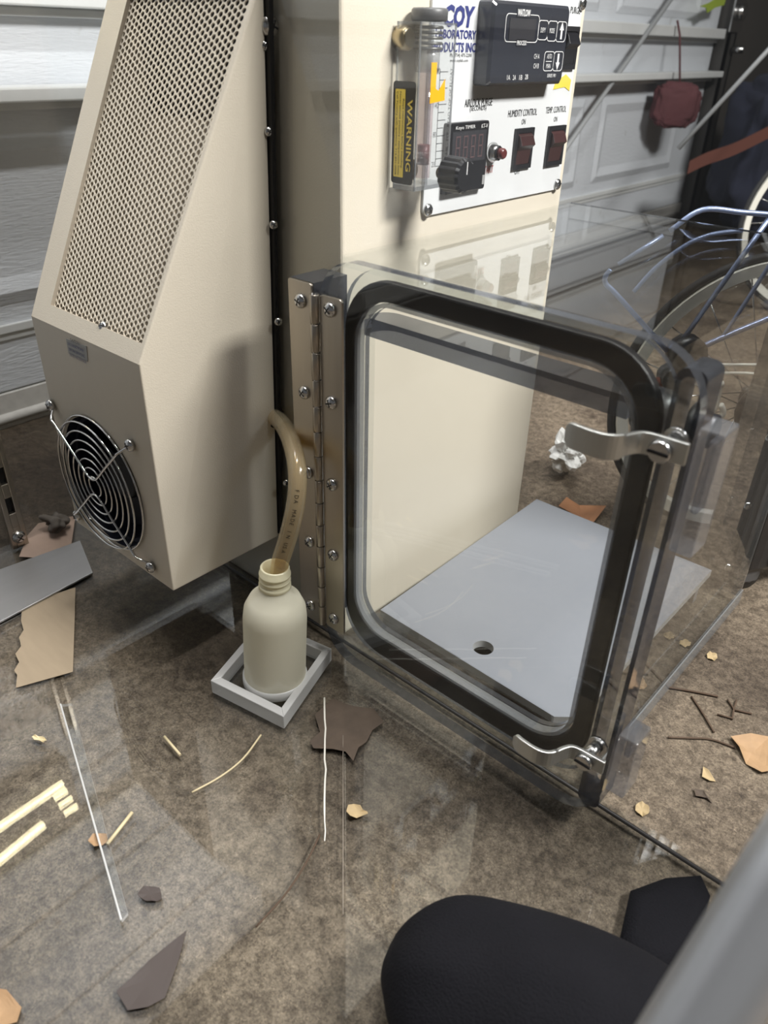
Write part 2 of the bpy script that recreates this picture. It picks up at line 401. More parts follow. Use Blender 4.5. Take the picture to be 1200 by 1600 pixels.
# ================================================================== GLOVE BOX (clear chamber)
gb = thing('glove_box', (0, -.5, GZ), 'clear acrylic glove box chamber whose floor sheet and end wall surround the bottle', 'glove box')
b = B(); b.box((-.5, -1.05, -.006), (.606, .006, 0)); obj('floor_sheet', b, clr, gb)
wf = lambda y: (lambda u, v: Vector((u, y, v)))
b = B(); b.ring(rrect(-.4995, .001, .6, .95, .004, 8, wf(0)), rrect(.05, .045, .355, .47, .045, 8, wf(0)), (0, .008, 0), 0, 0, 0); obj('end_wall', b, [clr, clr_edge], gb)
b = B(); b.box((-.506, -1.05, 0), (-.5, 0, .95)); obj('back_wall', b, clr_pane, gb)
b = B(); b.box((.600, -1.05, 0), (.606, -.002, .95)); obj('front_panel', b, clr_pane, gb)
b = B(); b.tube([(-.5, -.004, .003), (.597, -.004, .002)], .0022, 8); obj('corner_seal', b, pbr('dark_sealant', srgb(50, 48, 48), .5), gb, label='black bead of sealant along the base of the end wall')
# slotted rail at the back wall
rl = thing('slotted_rail', (-.49, -.19, 0), 'upright slotted steel shelf rail with a screw at its foot, at the left edge', 'rail')
e0, e1 = on(18, 857, 2, 0), on(42, 846, 2, 0)
y0, y1 = e0.y, e1.y; xr = -.487
b = B()
zs = [0, .03, .036, .058, .085, .107, .134, .156, .183, .205, .4]
yc = (y0+y1)/2; hw = .005
b.box((xr-.008, y0, .0), (xr, yc-hw, .4)); b.box((xr-.008, yc+hw, .0), (xr, y1, .4))
for k in range(0, 10, 2): b.box((xr-.008, yc-hw, zs[k] if k else 0), (xr, yc+hw, zs[k+1] if k else .036))
b.box((xr-.011, y0+.001, 0), (xr-.009, y1-.001, .4), 1)
obj('rail_channel', b, [steel, black_mat], rl, bevel=.0008)
screw(rl, (xr, yc, .018), X, .010)
# ================================================================== HEATER UNIT
hx0, hx1, hy, hz0, hz1, hzt = -.316, -.1, -.167, .112, .388, .7035
hu = thing('heater_unit', (-.2, -.08, hz0), 'cream painted heater housing with perforated slanted front and round fan guard', 'heater')
b = B(); yt = hy+(hzt-hz1)*.4985
b.prism([(hx0, -.006, hz0), (hx0, hy, hz0), (hx0, hy, hz1), (hx0, yt, hzt), (hx0, -.006, hzt+.01)][:5], (hx1-hx0, 0, 0))
house = obj('housing', b, [cream, navy_pl, cream_in], hu, bevel=.009, bseg=4)
# apply bevel, then cut fan opening and mesh opening
bpy.context.view_layer.update(); me = bpy.data.meshes.new_from_object(house.evaluated_get(bpy.context.evaluated_depsgraph_get())); house.modifiers.clear(); house.data = me
fc = Vector((-.219, hy, .209)); FR = .082
b = B(); b.lathe([(FR, -.02), (FR, .075)], fc, Y, 64, 1); c_ = obj('cut', b, [cream, navy_pl], hu); boolean(house, c_)
sl = Vector((0, yt-hy, hzt-hz1)).normalized(); sn = Vector((0, -sl.z, sl.y))    # slope direction and outward normal
SP = Vector((0, hy, hz1))
mx0, mx1, s0, s1 = -.281, -.1055, .020, .345
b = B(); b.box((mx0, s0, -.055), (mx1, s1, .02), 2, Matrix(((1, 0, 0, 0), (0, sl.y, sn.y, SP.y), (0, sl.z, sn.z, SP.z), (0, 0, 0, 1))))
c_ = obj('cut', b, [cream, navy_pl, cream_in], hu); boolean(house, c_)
def shear(me, off):
    for v in me.vertices:
        x, y, z = v.co+off
        t = (x-hx0)/(hx1-hx0); v.co.x += .055*max(0, z-.115)*t*(min(1, (y-hy)/.16)*.75+.0)
shear(house.data, rootloc(house))
for p in house.data.polygons: p.use_smooth = False
# perforated sheet: hexagonal cells with a round hole each
def perforated():
    b = B(); bm = b.bm; p = .0066; dx = p*.866; r = .0026; n = 12; key = {}
    def V(u, s, d):
        k = (round(u*2e5), round(s*2e5), d)
        if k not in key: key[k] = bm.verts.new(SP+X*u+sl*s+sn*d)
        return key[k]
    nx = int((mx1-mx0)/dx)+1; ns = int((s1-s0)/p)+1
    for i in range(nx):
        for j in range(ns):
            cu = mx0+.002+i*dx; cs = s0+.003+j*p+(p/2 if i % 2 else 0)
            if cu > mx1-.001 or cs > s1-.001: continue
            oc, ic = [], []
            for k in range(n):
                a = 2*math.pi*k/n
                ra = p/2/math.cos(((a+math.pi/6) % (math.pi/3))-math.pi/6) if False else p/2/math.cos((a-math.pi/2+math.pi/6) % (math.pi/3)-math.pi/6)
                oc.append((cu+ra*math.cos(a), cs+ra*math.sin(a))); ic.append((cu+r*math.cos(a), cs+r*math.sin(a)))
            clampu = lambda u: min(max(u, mx0+.0005), mx1-.0005)
            O = [V(clampu(u), s, -.004) for u, s in oc]; I = [V(clampu(u), s, -.004) for u, s in ic]; K = [V(clampu(u), s, -.0052) for u, s in ic]
            for k in range(n):
                q = (k+1) % n; b.face((O[k], O[q], I[q], I[k])); b.face((I[k], I[q], K[q], K[k]))
    return b
o = obj('perforated_sheet', perforated(), cream, hu); o['kind'] = 'stuff'
off = rootloc(hu)
for v in o.data.vertices:
    x, y, z = v.co+off; t = (x-hx0)/(hx1-hx0); v.co.x += .055*max(0, z-.115)*t*min(1, (y-hy)/.16)*.75
P = onp(157, 509, SP, sn); screw(hu, P-sn*.003, sn, .0055)
# fan: body ring, hub, blades
fan = B(); fan.ring([fc+Vector((math.cos(t)*.081, .012, math.sin(t)*.081)) for t in np.linspace(0, 2*math.pi, 48, endpoint=False)], [fc+Vector((math.cos(t)*.076, .012, math.sin(t)*.076)) for t in np.linspace(0, 2*math.pi, 48, endpoint=False)], (0, .05, 0))
fan = obj('fan', fan, navy_pl, hu)
b = B(); b.lathe([(.027, 0), (.029, .004), (.029, .035)], fc+Y*.022, Y, 32); obj('fan_hub', b, black_mat, fan)
for k in range(7):
    a = 2*math.pi*k/7; b = B(); rows = []
    for r_ in (.027, .045, .062, .074):
        w = .016+.018*r_/.074; tl = math.radians(42-18*r_/.074); a2 = a+.25*r_/.074
        e = Vector((math.cos(a2), 0, math.sin(a2))); t = Vector((-math.sin(a2), 0, math.cos(a2)))
        c = fc+e*r_+Y*.038; d1 = t*math.cos(tl)+Y*math.sin(tl)
        nn = e.cross(d1); rows.append([c-d1*w/2-nn*.001, c+d1*w/2-nn*.001, c+d1*w/2+nn*.001, c-d1*w/2+nn*.001])
    b.loops(rows); obj('fan_blade', b, navy_pl, fan)
# wire finger guard
gd = B(); gy = hy-.010
bolts = [on(83, 632, 1, hy), on(207, 694, 1, hy), on(239, 884, 1, hy), on(124, 804, 1, hy)]
gc = sum(bolts, Vector())/4; gc.y = gy
def circ(r, y=gy, n=56): return [Vector((gc.x+r*math.cos(2*math.pi*k/n), y, gc.z+r*math.sin(2*math.pi*k/n))) for k in range(n)]
guard = None
for k in range(7):
    r_ = .0125+.0112*k
    b = B(); b.tube(circ(r_), .0013, 6, closed=True)
    if k == 0: guard = obj('fan_guard', b, chrome, hu, label='chrome wire fan guard of concentric rings')
    else: obj('ring_wire', b, chrome, guard)
b = B(); b.tube(circ(.0845, hy-.002), .0013, 6, closed=True); obj('ring_wire', b, chrome, guard)
# two V-shaped cross wires, each from bolt to centre to the next bolt
for (p0, p1) in ((bolts[0], bolts[1]), (bolts[3], bolts[2])):
    c0 = gc+Vector((0, -.002, 0)); sgn = (p0+p1)/2-gc; sgn.y = 0; cc = c0+sgn.normalized()*.006
    def leg(p): 
        d = (Vector((p.x, c0.y, p.z))-cc); return [Vector((p.x, hy-.002, p.z)), Vector((p.x, hy-.004, p.z))-d*.06, cc+d*.84, cc+d*.76, cc+d*.4, cc+d*.10]
    b = B(); b.tube(catmull(leg(p0)+leg(p1)[::-1], 4), .0016, 6); obj('cross_wire', b, chrome, guard)
for p in bolts:
    b = B(); b.tube([(p.x+.005*math.cos(t), hy-.0025, p.z+.005*math.sin(t)) for t in np.linspace(0, 2*math.pi, 14, endpoint=False)], .0015, 6, closed=True); obj('wire_eye', b, chrome, guard)
    screw(hu, (p.x, hy-.003, p.z), -Y, .0072)
# warning sticker under the ridge
q = [on(103, 529, 1, hy-.0006), on(135, 541, 1, hy-.0006), on(137, 565, 1, hy-.0006), on(107, 552, 1, hy-.0006)]
b = B(); b.prism(q, (0, .0004, 0)); st = obj('sticker', b, pbr('silver_sticker', srgb(170, 170, 168), .4), hu, label='small silver sticker with four lines of print')
cx_ = (q[0]+q[1]+q[2]+q[3])/4
for k, (s_, w_) in enumerate((('CAUTION', .018), ('DISCONNECT POWER', .032), ('BEFORE SERVICING', .032), ('HEATER AND FAN INSIDE', .034))):
    text('lettering', s_, cx_+Vector((0, -.0006, .0095-.0062*k)), X, Z, w_, blue_ink if k else black_ink, st, .0034)
# tube hole and side screws
hp = on(428, 651, 0, -.098)
b = B(); b.lathe([(.0125, 0), (.0125, .001), (.0095, .0012), (.0095, 0)], (-.0945, hp.y, hp.z), X, 24); obj('grommet', b, black_mat, hu)
b = B(); b.prism([(hx0+.02, -.0055, hz0+.004), (hx1+.003, -.0055, hz0+.004), (hx1+.030, -.0055, hzt), (hx0+.02, -.0055, hzt)], (0, .005, 0)); obj('mounting_gasket', b, black_mat, hu, label='thin black gasket between the housing and the end wall')
for (px, py) in ((421, 41),): screw(hu, on(px, py, 0, -.078), X, .0095)
for z in (.655, .585, .50, .40, .20): screw(hu, (-.079, -.006, z), (1, -.4, 0), .0045)
# ================================================================== CONTROL CABINET
cb = thing('control_cabinet', (-.12, .21, GZ), 'tall cream control cabinet with white instrument panel standing behind the clear airlock', 'cabinet')
b = B(); b.box((-.245, .012, GZ), (0, .425, 1.0)); obj('cabinet_body', b, cream, cb, bevel=.004, bseg=3)
pn = B(); pl = rrect(.132, .502, .411, .73, .008, 4, lambda u, v: Vector((.0, u, v))); pn.prism(pl, (.003, 0, 0)); panel = obj('control_panel', pn, white_panel, cb, bevel=.0005, label='white enamel instrument panel')
PX = .0031
def fp(px, py, x=PX): return on(px, py, 0, x)
for p in ((668, 328), (870, 288), (909, 6)): screw(panel, fp(*p), X, .0068)
def ptext(s, px, py, w, h, m=black_ink, x=PX, bold=0, par=None): return text('lettering', s, fp(px, py, x), Y, Z, w, m, par or panel, h, bold=bold)
# maker's name
text('lettering', 'COY', (PX, .175, .6835), Y, Z, .050, blue_ink, panel, .0185, bold=.05, shear=.15)
text('lettering', 'LABORATORY', (PX, .1715, .6685), Y, Z, .066, blue_ink, panel, .0078, bold=.03)
text('lettering', 'PRODUCTS INC.', (PX, .1705, .6575), Y, Z, .074, blue_ink, panel, .0085, bold=.03)
ptext('Ph. (734) 475-2200', 720, 87, .036, .004); ptext('www.coylab.com', 717, 95, .030, .0035)
ptext('AIRLOCK PURGE', 748, 160, .050, .0075); ptext('(SECONDS)', 747, 170, .030, .0058)
ptext('HUMIDITY CONTROL', 817, 176, .060, .0072); ptext('ON', 818, 190, .008, .0058); ptext('OFF', 808, 268, .011, .0058)
ptext('TEMP. CONTROL', 869, 171, .047, .0068); ptext('ON', 868, 186, .008, .0056); ptext('OFF', 857, 258, .011, .0058)
ptext('PURGE', 899, 16, .022, .0066); ptext('START', 762, 265, .021, .0078, red_ink)
# yellow tape remnant under the purge switch
q = [fp(*p) for p in ((868, 128), (884, 116), (892, 125), (889, 142), (882, 136), (876, 137), (864, 140))]
b = B(); b.prism(q, (.0004, 0, 0)); obj('tape_scrap', b, yellow, panel, label='torn scrap of yellow tape')
# temperature controller
cx = .022
ft = [fp(*p, cx) for p in ((768, 4), (762, 134), (878, 130), (893, 14))]
ya, yb, za, zb = ft[1].y, (ft[2].y+ft[3].y)/2, .6235, .6985
b = B(); b.loops([rrect(ya, za, yb, zb, .004, 3, lambda u, v: Vector((.003, u, v))), rrect(ya, za, yb, zb, .004, 3, lambda u, v: Vector((cx-.003, u, v))), rrect(ya+.003, za+.003, yb-.003, zb-.003, .004, 3, lambda u, v: Vector((cx, u, v)))])
tcn = obj('temperature_controller', b, bezel, cb, label='dark grey temperature controller with blank display')
def outline(q, r=.003, t=.0007, m=white_ink, par=tcn, x=cx):
    ys = [p.y for p in q]; zs_ = [p.z for p in q]; a, c, d, e = min(ys), max(ys), min(zs_), max(zs_)
    b = B(); b.ring(rrect(a, d, c, e, r, 4, lambda u, v: Vector((x+.0002, u, v))), rrect(a+t, d+t, c-t, e-t, max(.0005, r-t), 4, lambda u, v: Vector((x+.0002, u, v))), (.0003, 0, 0)); return obj('key_outline', b, m, par)
G = lambda *p: fp(*p, cx)
b = B(); s_ = [G(797, 28), G(834, 64)]; b.box((cx, s_[0].y, s_[1].z), (cx+.0006, s_[1].y, s_[0].z)); obj('display', b, screen, tcn, label='blank grey display window')
outline([G(791, 20), G(839, 67)], .005)
b = B(); w_ = G(818, 20); b.box((cx+.0002, w_.y-.013, w_.z-.004), (cx+.0006, w_.y+.013, w_.z+.004)); w2 = G(814, 67); b.box((cx+.0002, w2.y-.0095, w2.z-.003), (cx+.0006, w2.y+.0095, w2.z+.003)); obj('brand_backing', b, bezel, tcn)
text('lettering', 'WATLOW', w_+X*.0007, Y, Z, .0235, white_ink, tcn, .0062, bold=.03)
text('lettering', 'PROCESS', w2+X*.0007, Y, Z, .0175, white_ink, tcn, .0042, bold=.01)
for p, q_ in (((842, 31), (854, 63)), ((857, 32), (868, 65)), ((871, 33), (882, 66)), ((851, 80), (863, 111)), ((866, 80), (877, 111))): outline([G(*p), G(*q_)], .0042)
for s_, p, w_ in (('DSPY', (848, 47), .0095), ('MODE', (862, 48), .010), ('AUTO', (858, 88), .0095), ('MAN', (856, 103), .0085), ('CH A', (838, 88), .0105), ('CH B', (837, 103), .0105), ('1A', (794, 121), .006), ('2A', (803, 121), .006), ('1B', (813, 121), .006), ('2B', (822, 120), .006), ('SERIES 981', (861, 118), .018)):
    text('lettering', s_, G(*p), Y, Z, w_, white_ink, tcn, .0046 if s_[0] != 'S' else .0034, th=.0006)
b = B(); m_ = G(857, 96); b.box((cx+.0002, m_.y-.006, m_.z-.0003), (cx+.0005, m_.y+.006, m_.z+.0003)); obj('key_divider', b, white_ink, tcn)
for (px, py, sg) in ((877, 49, 1), (871, 96, -1)):
    c = G(px, py); pts = [(0, .0085), (.0042, .001), (.0018, .001), (.0018, -.0075), (-.0018, -.0075), (-.0018, .001), (-.0042, .001)]
    b = B(); b.prism([c+Y*u+Z*v*sg+X*.0003 for u, v in pts], (.0003, 0, 0)); obj('arrow_mark', b, white_ink, tcn)
# purge timer
tm = [fp(*p) for p in ((697, 190), (758, 189), (748, 292), (693, 299))]
b = B(); ty0, ty1, tz0, tz1 = .160, .2315, .5215, .5905
b.loops([rrect(ty0, tz0, ty1, tz1, .002, 2, lambda u, v: Vector((.003, u, v))), rrect(ty0, tz0, ty1, tz1, .002, 2, lambda u, v: Vector((.0095, u, v))), rrect(ty0+.001, tz0+.001, ty1-.001, tz1-.001, .002, 2, lambda u, v: Vector((.0105, u, v)))])
tmr = obj('purge_timer', b, black_pl, cb, label='square black digital timer')
b = B(); b.box((.0105, ty0+.006, .552), (.0109, ty1-.005, .582)); obj('display', b, screen, tmr)
T_ = lambda y, z: Vector((.0112, y, z))
for k in range(4):
    y = .172+.0135*k
    for (u0, v0, u1, v1) in ((0, 0, .008, .0015), (0, .0105, .008, .012), (0, .021, .008, .0225), (0, .001, .0015, .0115), (.0065, .001, .008, .0115), (0, .011, .0015, .0215), (.0065, .011, .008, .0215)):
        if (u0, v0) == (0, 0) or True:
            pass
    b = B()
    for (u0, v0, u1, v1) in ((0, 0, .008, .0014), (0, .0105, .008, .0119), (0, .021, .008, .0224), (0, .0018, .0014, .0101), (.0066, .0018, .008, .0101), (0, .0123, .0014, .0206), (.0066, .0123, .008, .0206)):
        b.box((.0109, y+u0, .5555+v0), (.0111, y+u1, .5555+v1))
    obj('digit_segments', b, red_digit, tmr)
text('lettering', 'Koyo TIMER', T_(.187, .5855), Y, Z, .034, white_ink, tmr, .0042); text('lettering', 'KT-V', T_(.221, .5857), Y, Z, .0115, white_ink, tmr, .004)
b = B(); b.box((.0105, .2245, .5265), (.0115, .2295, .536)); obj('timer_key', b, pbr('grey_key', srgb(150, 150, 150), .5), tmr)
# start push button
sp = fp(768, 238)
b = B(); b.lathe([(.0105, 0), (.0105, .003), (.0085, .0055), (.0075, .009)], sp, X, 24); btn = obj('start_button', b, steel2, cb, label='chrome collared dark red push button')
b = B(); b.lathe([(.0058, .009), (.0058, .016), (.0045, .018)], sp, X, 20); obj('button_cap', b, red_btn, btn)
b = B(); b.lathe([(.0078, .005), (.0078, .011)], sp, X, 6); obj('button_nut', b, black_pl, btn)
def rocker(y0, y1, z0, z1, m, lab):
    b = B(); b.ring(rrect(y0, z0, y1, z1, .001, 2, lambda u, v: Vector((.003, u, v))), rrect(y0+.005, z0+.005, y1-.005, z1-.005, .0008, 2, lambda u, v: Vector((.003, u, v))), (.003, 0, 0)); sw = obj('rocker_switch', b, black_pl, cb, label=lab)
    h = (z1-z0)/2-.005; zc = (z0+z1)/2; b = B(); a, c = y0+.0052, y1-.0052
    prof = [(.0035, -h), (.005, -h), (.0068, -.001), (.0125, h*.25), (.0085, h*.8), (.004, h), (.0035, h)]
    b.prism([Vector((x, a, zc+z)) for x, z in prof], (0, c-a, 0)); obj('rocker', b, m, sw, bevel=.0006)
rocker(.293, .332, .5345, .5785, maroon, 'dark maroon rocker switch under the humidity lettering')
rocker(.3655, .405, .5325, .5775, maroon, 'dark maroon rocker switch under the temperature lettering')
rocker(.372, .4065, .637, .6805, black_pl, 'black rocker switch under the purge lettering')
# flow meter: clear block with tube, cap, fittings, knob, labels
fb = B(); fx0, fx1, fy0, fy1, fz0, fz1 = .004, .032, .081, .134, .536, .677
fb.box((fx0, fy0, fz0), (fx1, fy1, fz1)); bm = fb.bm; bm.faces.ensure_lookup_table()
fm = obj('flow_meter', fb, clear('flow_block', (.93, .94, .94), diff=.06, dcol=(.9, .9, .9)), cb, label='clear acrylic flow meter block with warning sticker')
fcx, fcy = .018, .110
b = B(); b.lathe([(.0155, 0), (.0168, .0015), (.0168, .009), (.0152, .0105)], (fcx, fcy, fz1+.0005), Z, 28); obj('cap', b, grey_cap, fm, label='dark grey round cap')
b = B()
for k in range(5): b.tube([(fcx+.0125*math.cos(t), fcy+.0125*math.sin(t), fz1-.004-.0042*k) for t in np.linspace(0, 2*math.pi, 24, endpoint=False)], .0014, 5, closed=True)
obj('thread_rings', b, pbr('thread_grey', srgb(120, 120, 118), .3, .6), fm)
b = B(); b.lathe([(.0115, 0), (.0115, .02)], (fcx, fcy, .637), Z, 24); obj('plug', b, clear('plug_clear', (.8, .8, .8), diff=.3, dcol=(.75, .75, .75)), fm)
b = B(); b.lathe([(.0075, 0), (.0075, .095)], (fcx, fcy, .545), Z, 20); obj('bore_tube', b, float_m, fm, label='pinkish clear bore of the flow meter')
b = B(); b.lathe([(.006, 0), (.006, .018)], (fcx, fcy, .557), Z, 16); obj('float', b, pbr('float_maroon', srgb(120, 70, 74), .4), fm)
for z, yy in ((.664, .092), (.552, .104)):
    b = B(); b.lathe([(.010, -.006), (.010, .012), (.0075, .014)], (.0, yy-.004, z), X, 20); obj('pipe_fitting', b, brass, fm)
b = B(); b.lathe([(.0055, 0), (.0055, .012)], (.033, .118, .5505), X, 16); obj('valve_stem', b, brass, fm)
kb = B(); n = 32
def kn(r, x): return [Vector((x, .118+r*(1+.035*math.cos(16*t))*math.cos(t), .5505+r*(1+.035*math.cos(16*t))*math.sin(t))) for t in np.linspace(0, 2*math.pi, 64, endpoint=False)]
kb.loops([kn(.0145, .042), kn(.0165, .044), kn(.016, .064), kn(.0138, .067)]); kb.box((.0667, .1174, .552), (.0674, .1186, .5635), 1); obj('knob', kb, [black_pl, white_ink], fm, label='black knurled valve knob')
b = B(); b.prism(rrect(.003, .5415, .0305, .630, .003, 3, lambda u, v: Vector((u, .0797, v))), (0, -.0004, 0)); wl = obj('warning_label', b, black_ink, fm, label='black and yellow warning sticker')
b = B(); b.prism(rrect(.0062, .5475, .0185, .6235, .0006, 1, lambda u, v: Vector((u, .0792, v))), (0, -.0003, 0)); obj('label_panel', b, yellow, wl)
DN = -Z
wt = lambda x, z: Vector((x, .0789, z))
text('lettering', 'WARNING', wt(.0248, .5845), DN, X, .062, yellow, wl, .0062, bold=.02)
for s_, x, w_ in (('Read instructions before installing.', .0163, .060), ('Never exceed pressure / temperature limits', .0125, .072), ('Call Factory with questions: 714-891-0008', .0087, .072)):
    text('lettering', s_, wt(x, .5855), DN, X, w_, black_ink, wl, .0026)
b = B(); e_ = .0014
for x in (fx0, fx1):
    for y in (fy0, fy1):
        sx, sy = (-e_ if x == fx1 else e_), (-e_ if y == fy1 else e_)
        b.box((min(x, x+sx), min(y, y+sy), fz0), (max(x, x+sx), max(y, y+sy), fz1))
b.box((fx0, fy0, fz0), (fx1, fy1, fz0+.004)); b.box((fx0, fy0, fz1-.002), (fx1, fy1, fz1)); obj('polished_edge', b, clr_thin, fm)
# printed scale on the front face
sc_ = B(); FX = fx1+.0002
for k in range(13):
    z = .556+.0068*k; sc_.box((FX, .112, z), (FX+.0002, .121 if k % 2 else .124, z+.0006))
sc_.box((FX, .1115, .556), (FX+.0002, .112, .640)); obj('scale_marks', sc_, black_ink, fm)
for s_, z in (('180', .6385), ('140', .610), ('80', .585), ('20', .5585)):
    text('lettering', s_, Vector((FX, .108, z)), Y, Z, .007 if len(s_) > 2 else .005, black_ink, fm, .005)
text('lettering', 'SCFH - AIR - STP - READ TOP OF FLOAT', Vector((FX, .129, .595)), Z, -Y, .092, black_ink, fm, .0034)
q = [(.098, .6455), (.106, .6455), (.106, .624), (.1105, .6225), (.1195, .632), (.1205, .614), (.098, .612)]
b = B(); b.prism([Vector((FX+.0003, u, v)) for u, v in q], (.0003, 0, 0)); obj('range_sticker', b, orange_y, fm, label='torn orange yellow sticker strip')
# ================================================================== AIRLOCK
al = thing('airlock', (.18, .2, GZ), 'clear acrylic airlock box with hinged front door beside the cream cabinet', 'airlock')
ax0, ax1, ay0, ay1, az0, az1, tk_ = .004, .357, .0085, .447, GZ, .482, .011
b = B(); b.box((ax1-tk_, ay0, az0+tk_), (ax1, ay1, az1-tk_)); obj('side_wall', b, clr, al, label='clear right side wall of the airlock')
b = B(); b.box((ax0, ay0, az0), (ax1, ay1, az0+tk_)); obj('bottom_wall', b, clr, al)
b = B(); b.box((ax0, ay0, az1-tk_), (ax1, ay1, az1)); obj('top_wall', b, clr, al)
b = B(); b.box((ax1+.0003, ay0, az0), (ax1+.002, ay1, az0+tk_+.012)); b.box((ax1-tk_, ay1-.003, az0+tk_), (ax1-.0005, ay1+.0005, az1-tk_)); obj('bonded_edge', b, clr_thin, al, label='grey bonded edges of the acrylic walls')
b = B(); b.box((ax0, ay1-.0005, az1-.002), (ax1, ay1+.0005, az1)); obj('top_edge', b, clr_edge, al)
# slabs with rounded rear corners above and below the opening
def slab(z0, z1, x0, x1, yb, nm):
    pts = [(x0, .009), (x1, .009), (x1, yb-.02)]
    pts += [(x1-.02+.02*math.cos(t), yb-.02+.02*math.sin(t)) for t in np.linspace(0, math.pi/2, 6)][1:]
    pts += [(x0+.02+.02*math.cos(t), yb-.02+.02*math.sin(t)) for t in np.linspace(math.pi/2, math.pi, 6)]
    b = B(); b.prism([Vector((x, y, z0)) for x, y in pts], (0, 0, z1-z0), 0, 1); return obj(nm, b, [clr, clr_edge if z0 > .3 else clr_thin], al)
slab(.409, .428, .034, .320, .040, 'door_stop'); slab(.029, .045, .036, .303, .0345, 'door_stop')
# frosted tray on a foot
tr = [on(593, 953, 2, .045), on(838, 780, 2, .045)]
tz = .045
b = B(); pts = [(.042, .036), (.300, .030), (.318, .046), (.318, .30), (.318, .418), (.036, .414)]
hc = on(755, 1012, 2, tz); hr = .0125
n = 40; outer = []
# plate with a drain hole: ring of outline sampled radially about the hole
def sample(poly, c, n):
    o = []
    for k in range(n):
        a = 2*math.pi*k/n; d = Vector((math.cos(a), math.sin(a))); best = None
        for i in range(len(poly)):
            p, q = Vector(poly[i]), Vector(poly[(i+1) % len(poly)]); e = q-p
            den = d.x*e.y-d.y*e.x
            if abs(den) < 1e-9: continue
            w = p-c; t = (w.x*e.y-w.y*e.x)/den; s = (w.x*d.y-w.y*d.x)/den
            if t > 0 and -1e-6 <= s <= 1+1e-6 and (best is None or t < best): best = t
        o.append(c+d*best)
    return o
c2 = Vector((hc.x, hc.y)); angs = None
poly = pts; oc = sample(poly, c2, 96)
for p in poly:                                   # keep true corners
    k = min(range(96), key=lambda i: (oc[i]-Vector(p)).length); oc[k] = Vector(p)
ic = [c2+(q-c2).normalized()*hr for q in oc]
b.ring([Vector((p.x, p.y, tz-.010)) for p in oc], [Vector((p.x, p.y, tz-.010)) for p in ic], (0, 0, .010), 0, 1, 1)
tray = obj('frosted_tray', b, [frost, frost_edge], al, label='frosted grey tray with a drain hole')
b = B(); b.box((.043, .040, .006), (.075, .052, .0348)); obj('tray_foot', b, frost, tray)
b = B(); b.box((.285, .38, .006), (.315, .392, .0348)); obj('tray_foot', b, frost, tray)
b = B(); b.box((.043, .38, .006), (.075, .392, .0348)); obj('tray_foot', b, frost, tray)
# door
dx0, dx1, dz0, dz1 = .026, .392, .024, .495
yd0, yd1 = -.045, -.033
b = B()
o0 = rrect(dx0, dz0, dx1, dz1, .045, 10, wf(yd0)); b.prism(o0, (0, yd1-yd0, 0), 0, 1)
front = obj('front_door', b, [clr, clr_edge], al, label='clear rounded front door slab')
b = B(); b.ring(rrect(.047, .052, .362, .482, .055, 10, wf(yd1+.0005)), rrect(.0595, .076, .346, .464, .045, 10, wf(yd1+.0005)), (0, .010, 0)); obj('door_gasket', b, black_mat, front, label='black rubber door gasket', bevel=.002)
b = B(); b.ring(rrect(.060, .077, .345, .463, .045, 10, wf(-.032)), rrect(.0635, .0805, .3415, .4595, .042, 10, wf(-.032)), (0, .010, 0)); obj('gasket_lip', b, clr_thin, front)
b = B(); b.ring(rrect(.036, .036, .368, .488, .05, 10, wf(-.0215)), rrect(.064, .081, .341, .459, .042, 10, wf(-.0215)), (0, .006, 0), 0, 1, 1); obj('door_flange', b, [clr, clr_edge], al, label='clear flange that the gasket closes against')
b = B(); b.ring(rrect(.366, .028, .388, .478, .008, 6, wf(-.032)), rrect(.370, .034, .384, .472, .006, 6, wf(-.032)), (0, .03, 0)); obj('door_stiffener', b, clr_edge, front)
# hinge
hy_ = -.049
hg = None
def leaf(x0, x1, z0, z1, r, nm, par):
    b = B(); b.prism(rrect(x0, z0, x1, z1, r, 4, wf(hy_)), (0, .003, 0)); return obj(nm, b, steel, par, bevel=.0005)
hg = leaf(.031, .060, .066, .461, .004, 'piano_hinge', al); hg['label'] = 'stainless steel piano hinge'
leaf(-.012, .020, .060, .468, .003, 'hinge_leaf', hg)
nk = 14
for k in range(nk):
    z0 = .066+(.461-.066)/nk*k; z1 = .066+(.461-.066)/nk*(k+1)-.0012
    b = B(); b.lathe([(.0045, z0), (.0048, z0+.0005), (.0048, z1-.0005), (.0045, z1)], (.0255, hy_-.001, 0), Z, 12); obj('knuckle', b, steel, hg)
b = B(); b.lathe([(.003, .0655), (.003, .4615)], (.0255, hy_-.001, 0), Z, 10); obj('hinge_pin', b, chrome, hg)
b = B(); b.box((-.012, -.0455, .060), (.020, -.001, .468)); obj('hinge_block', b, clr_edge, al, label='grey acrylic spacer behind the left hinge leaf')
for p in ((470, 470), (476, 613), (482, 738), (484, 846), (486, 945), (516, 484), (518, 629), (519, 757), (521, 867), (522, 966)):
    screw(hg, on(*p, 1, hy_), -Y, .0072)
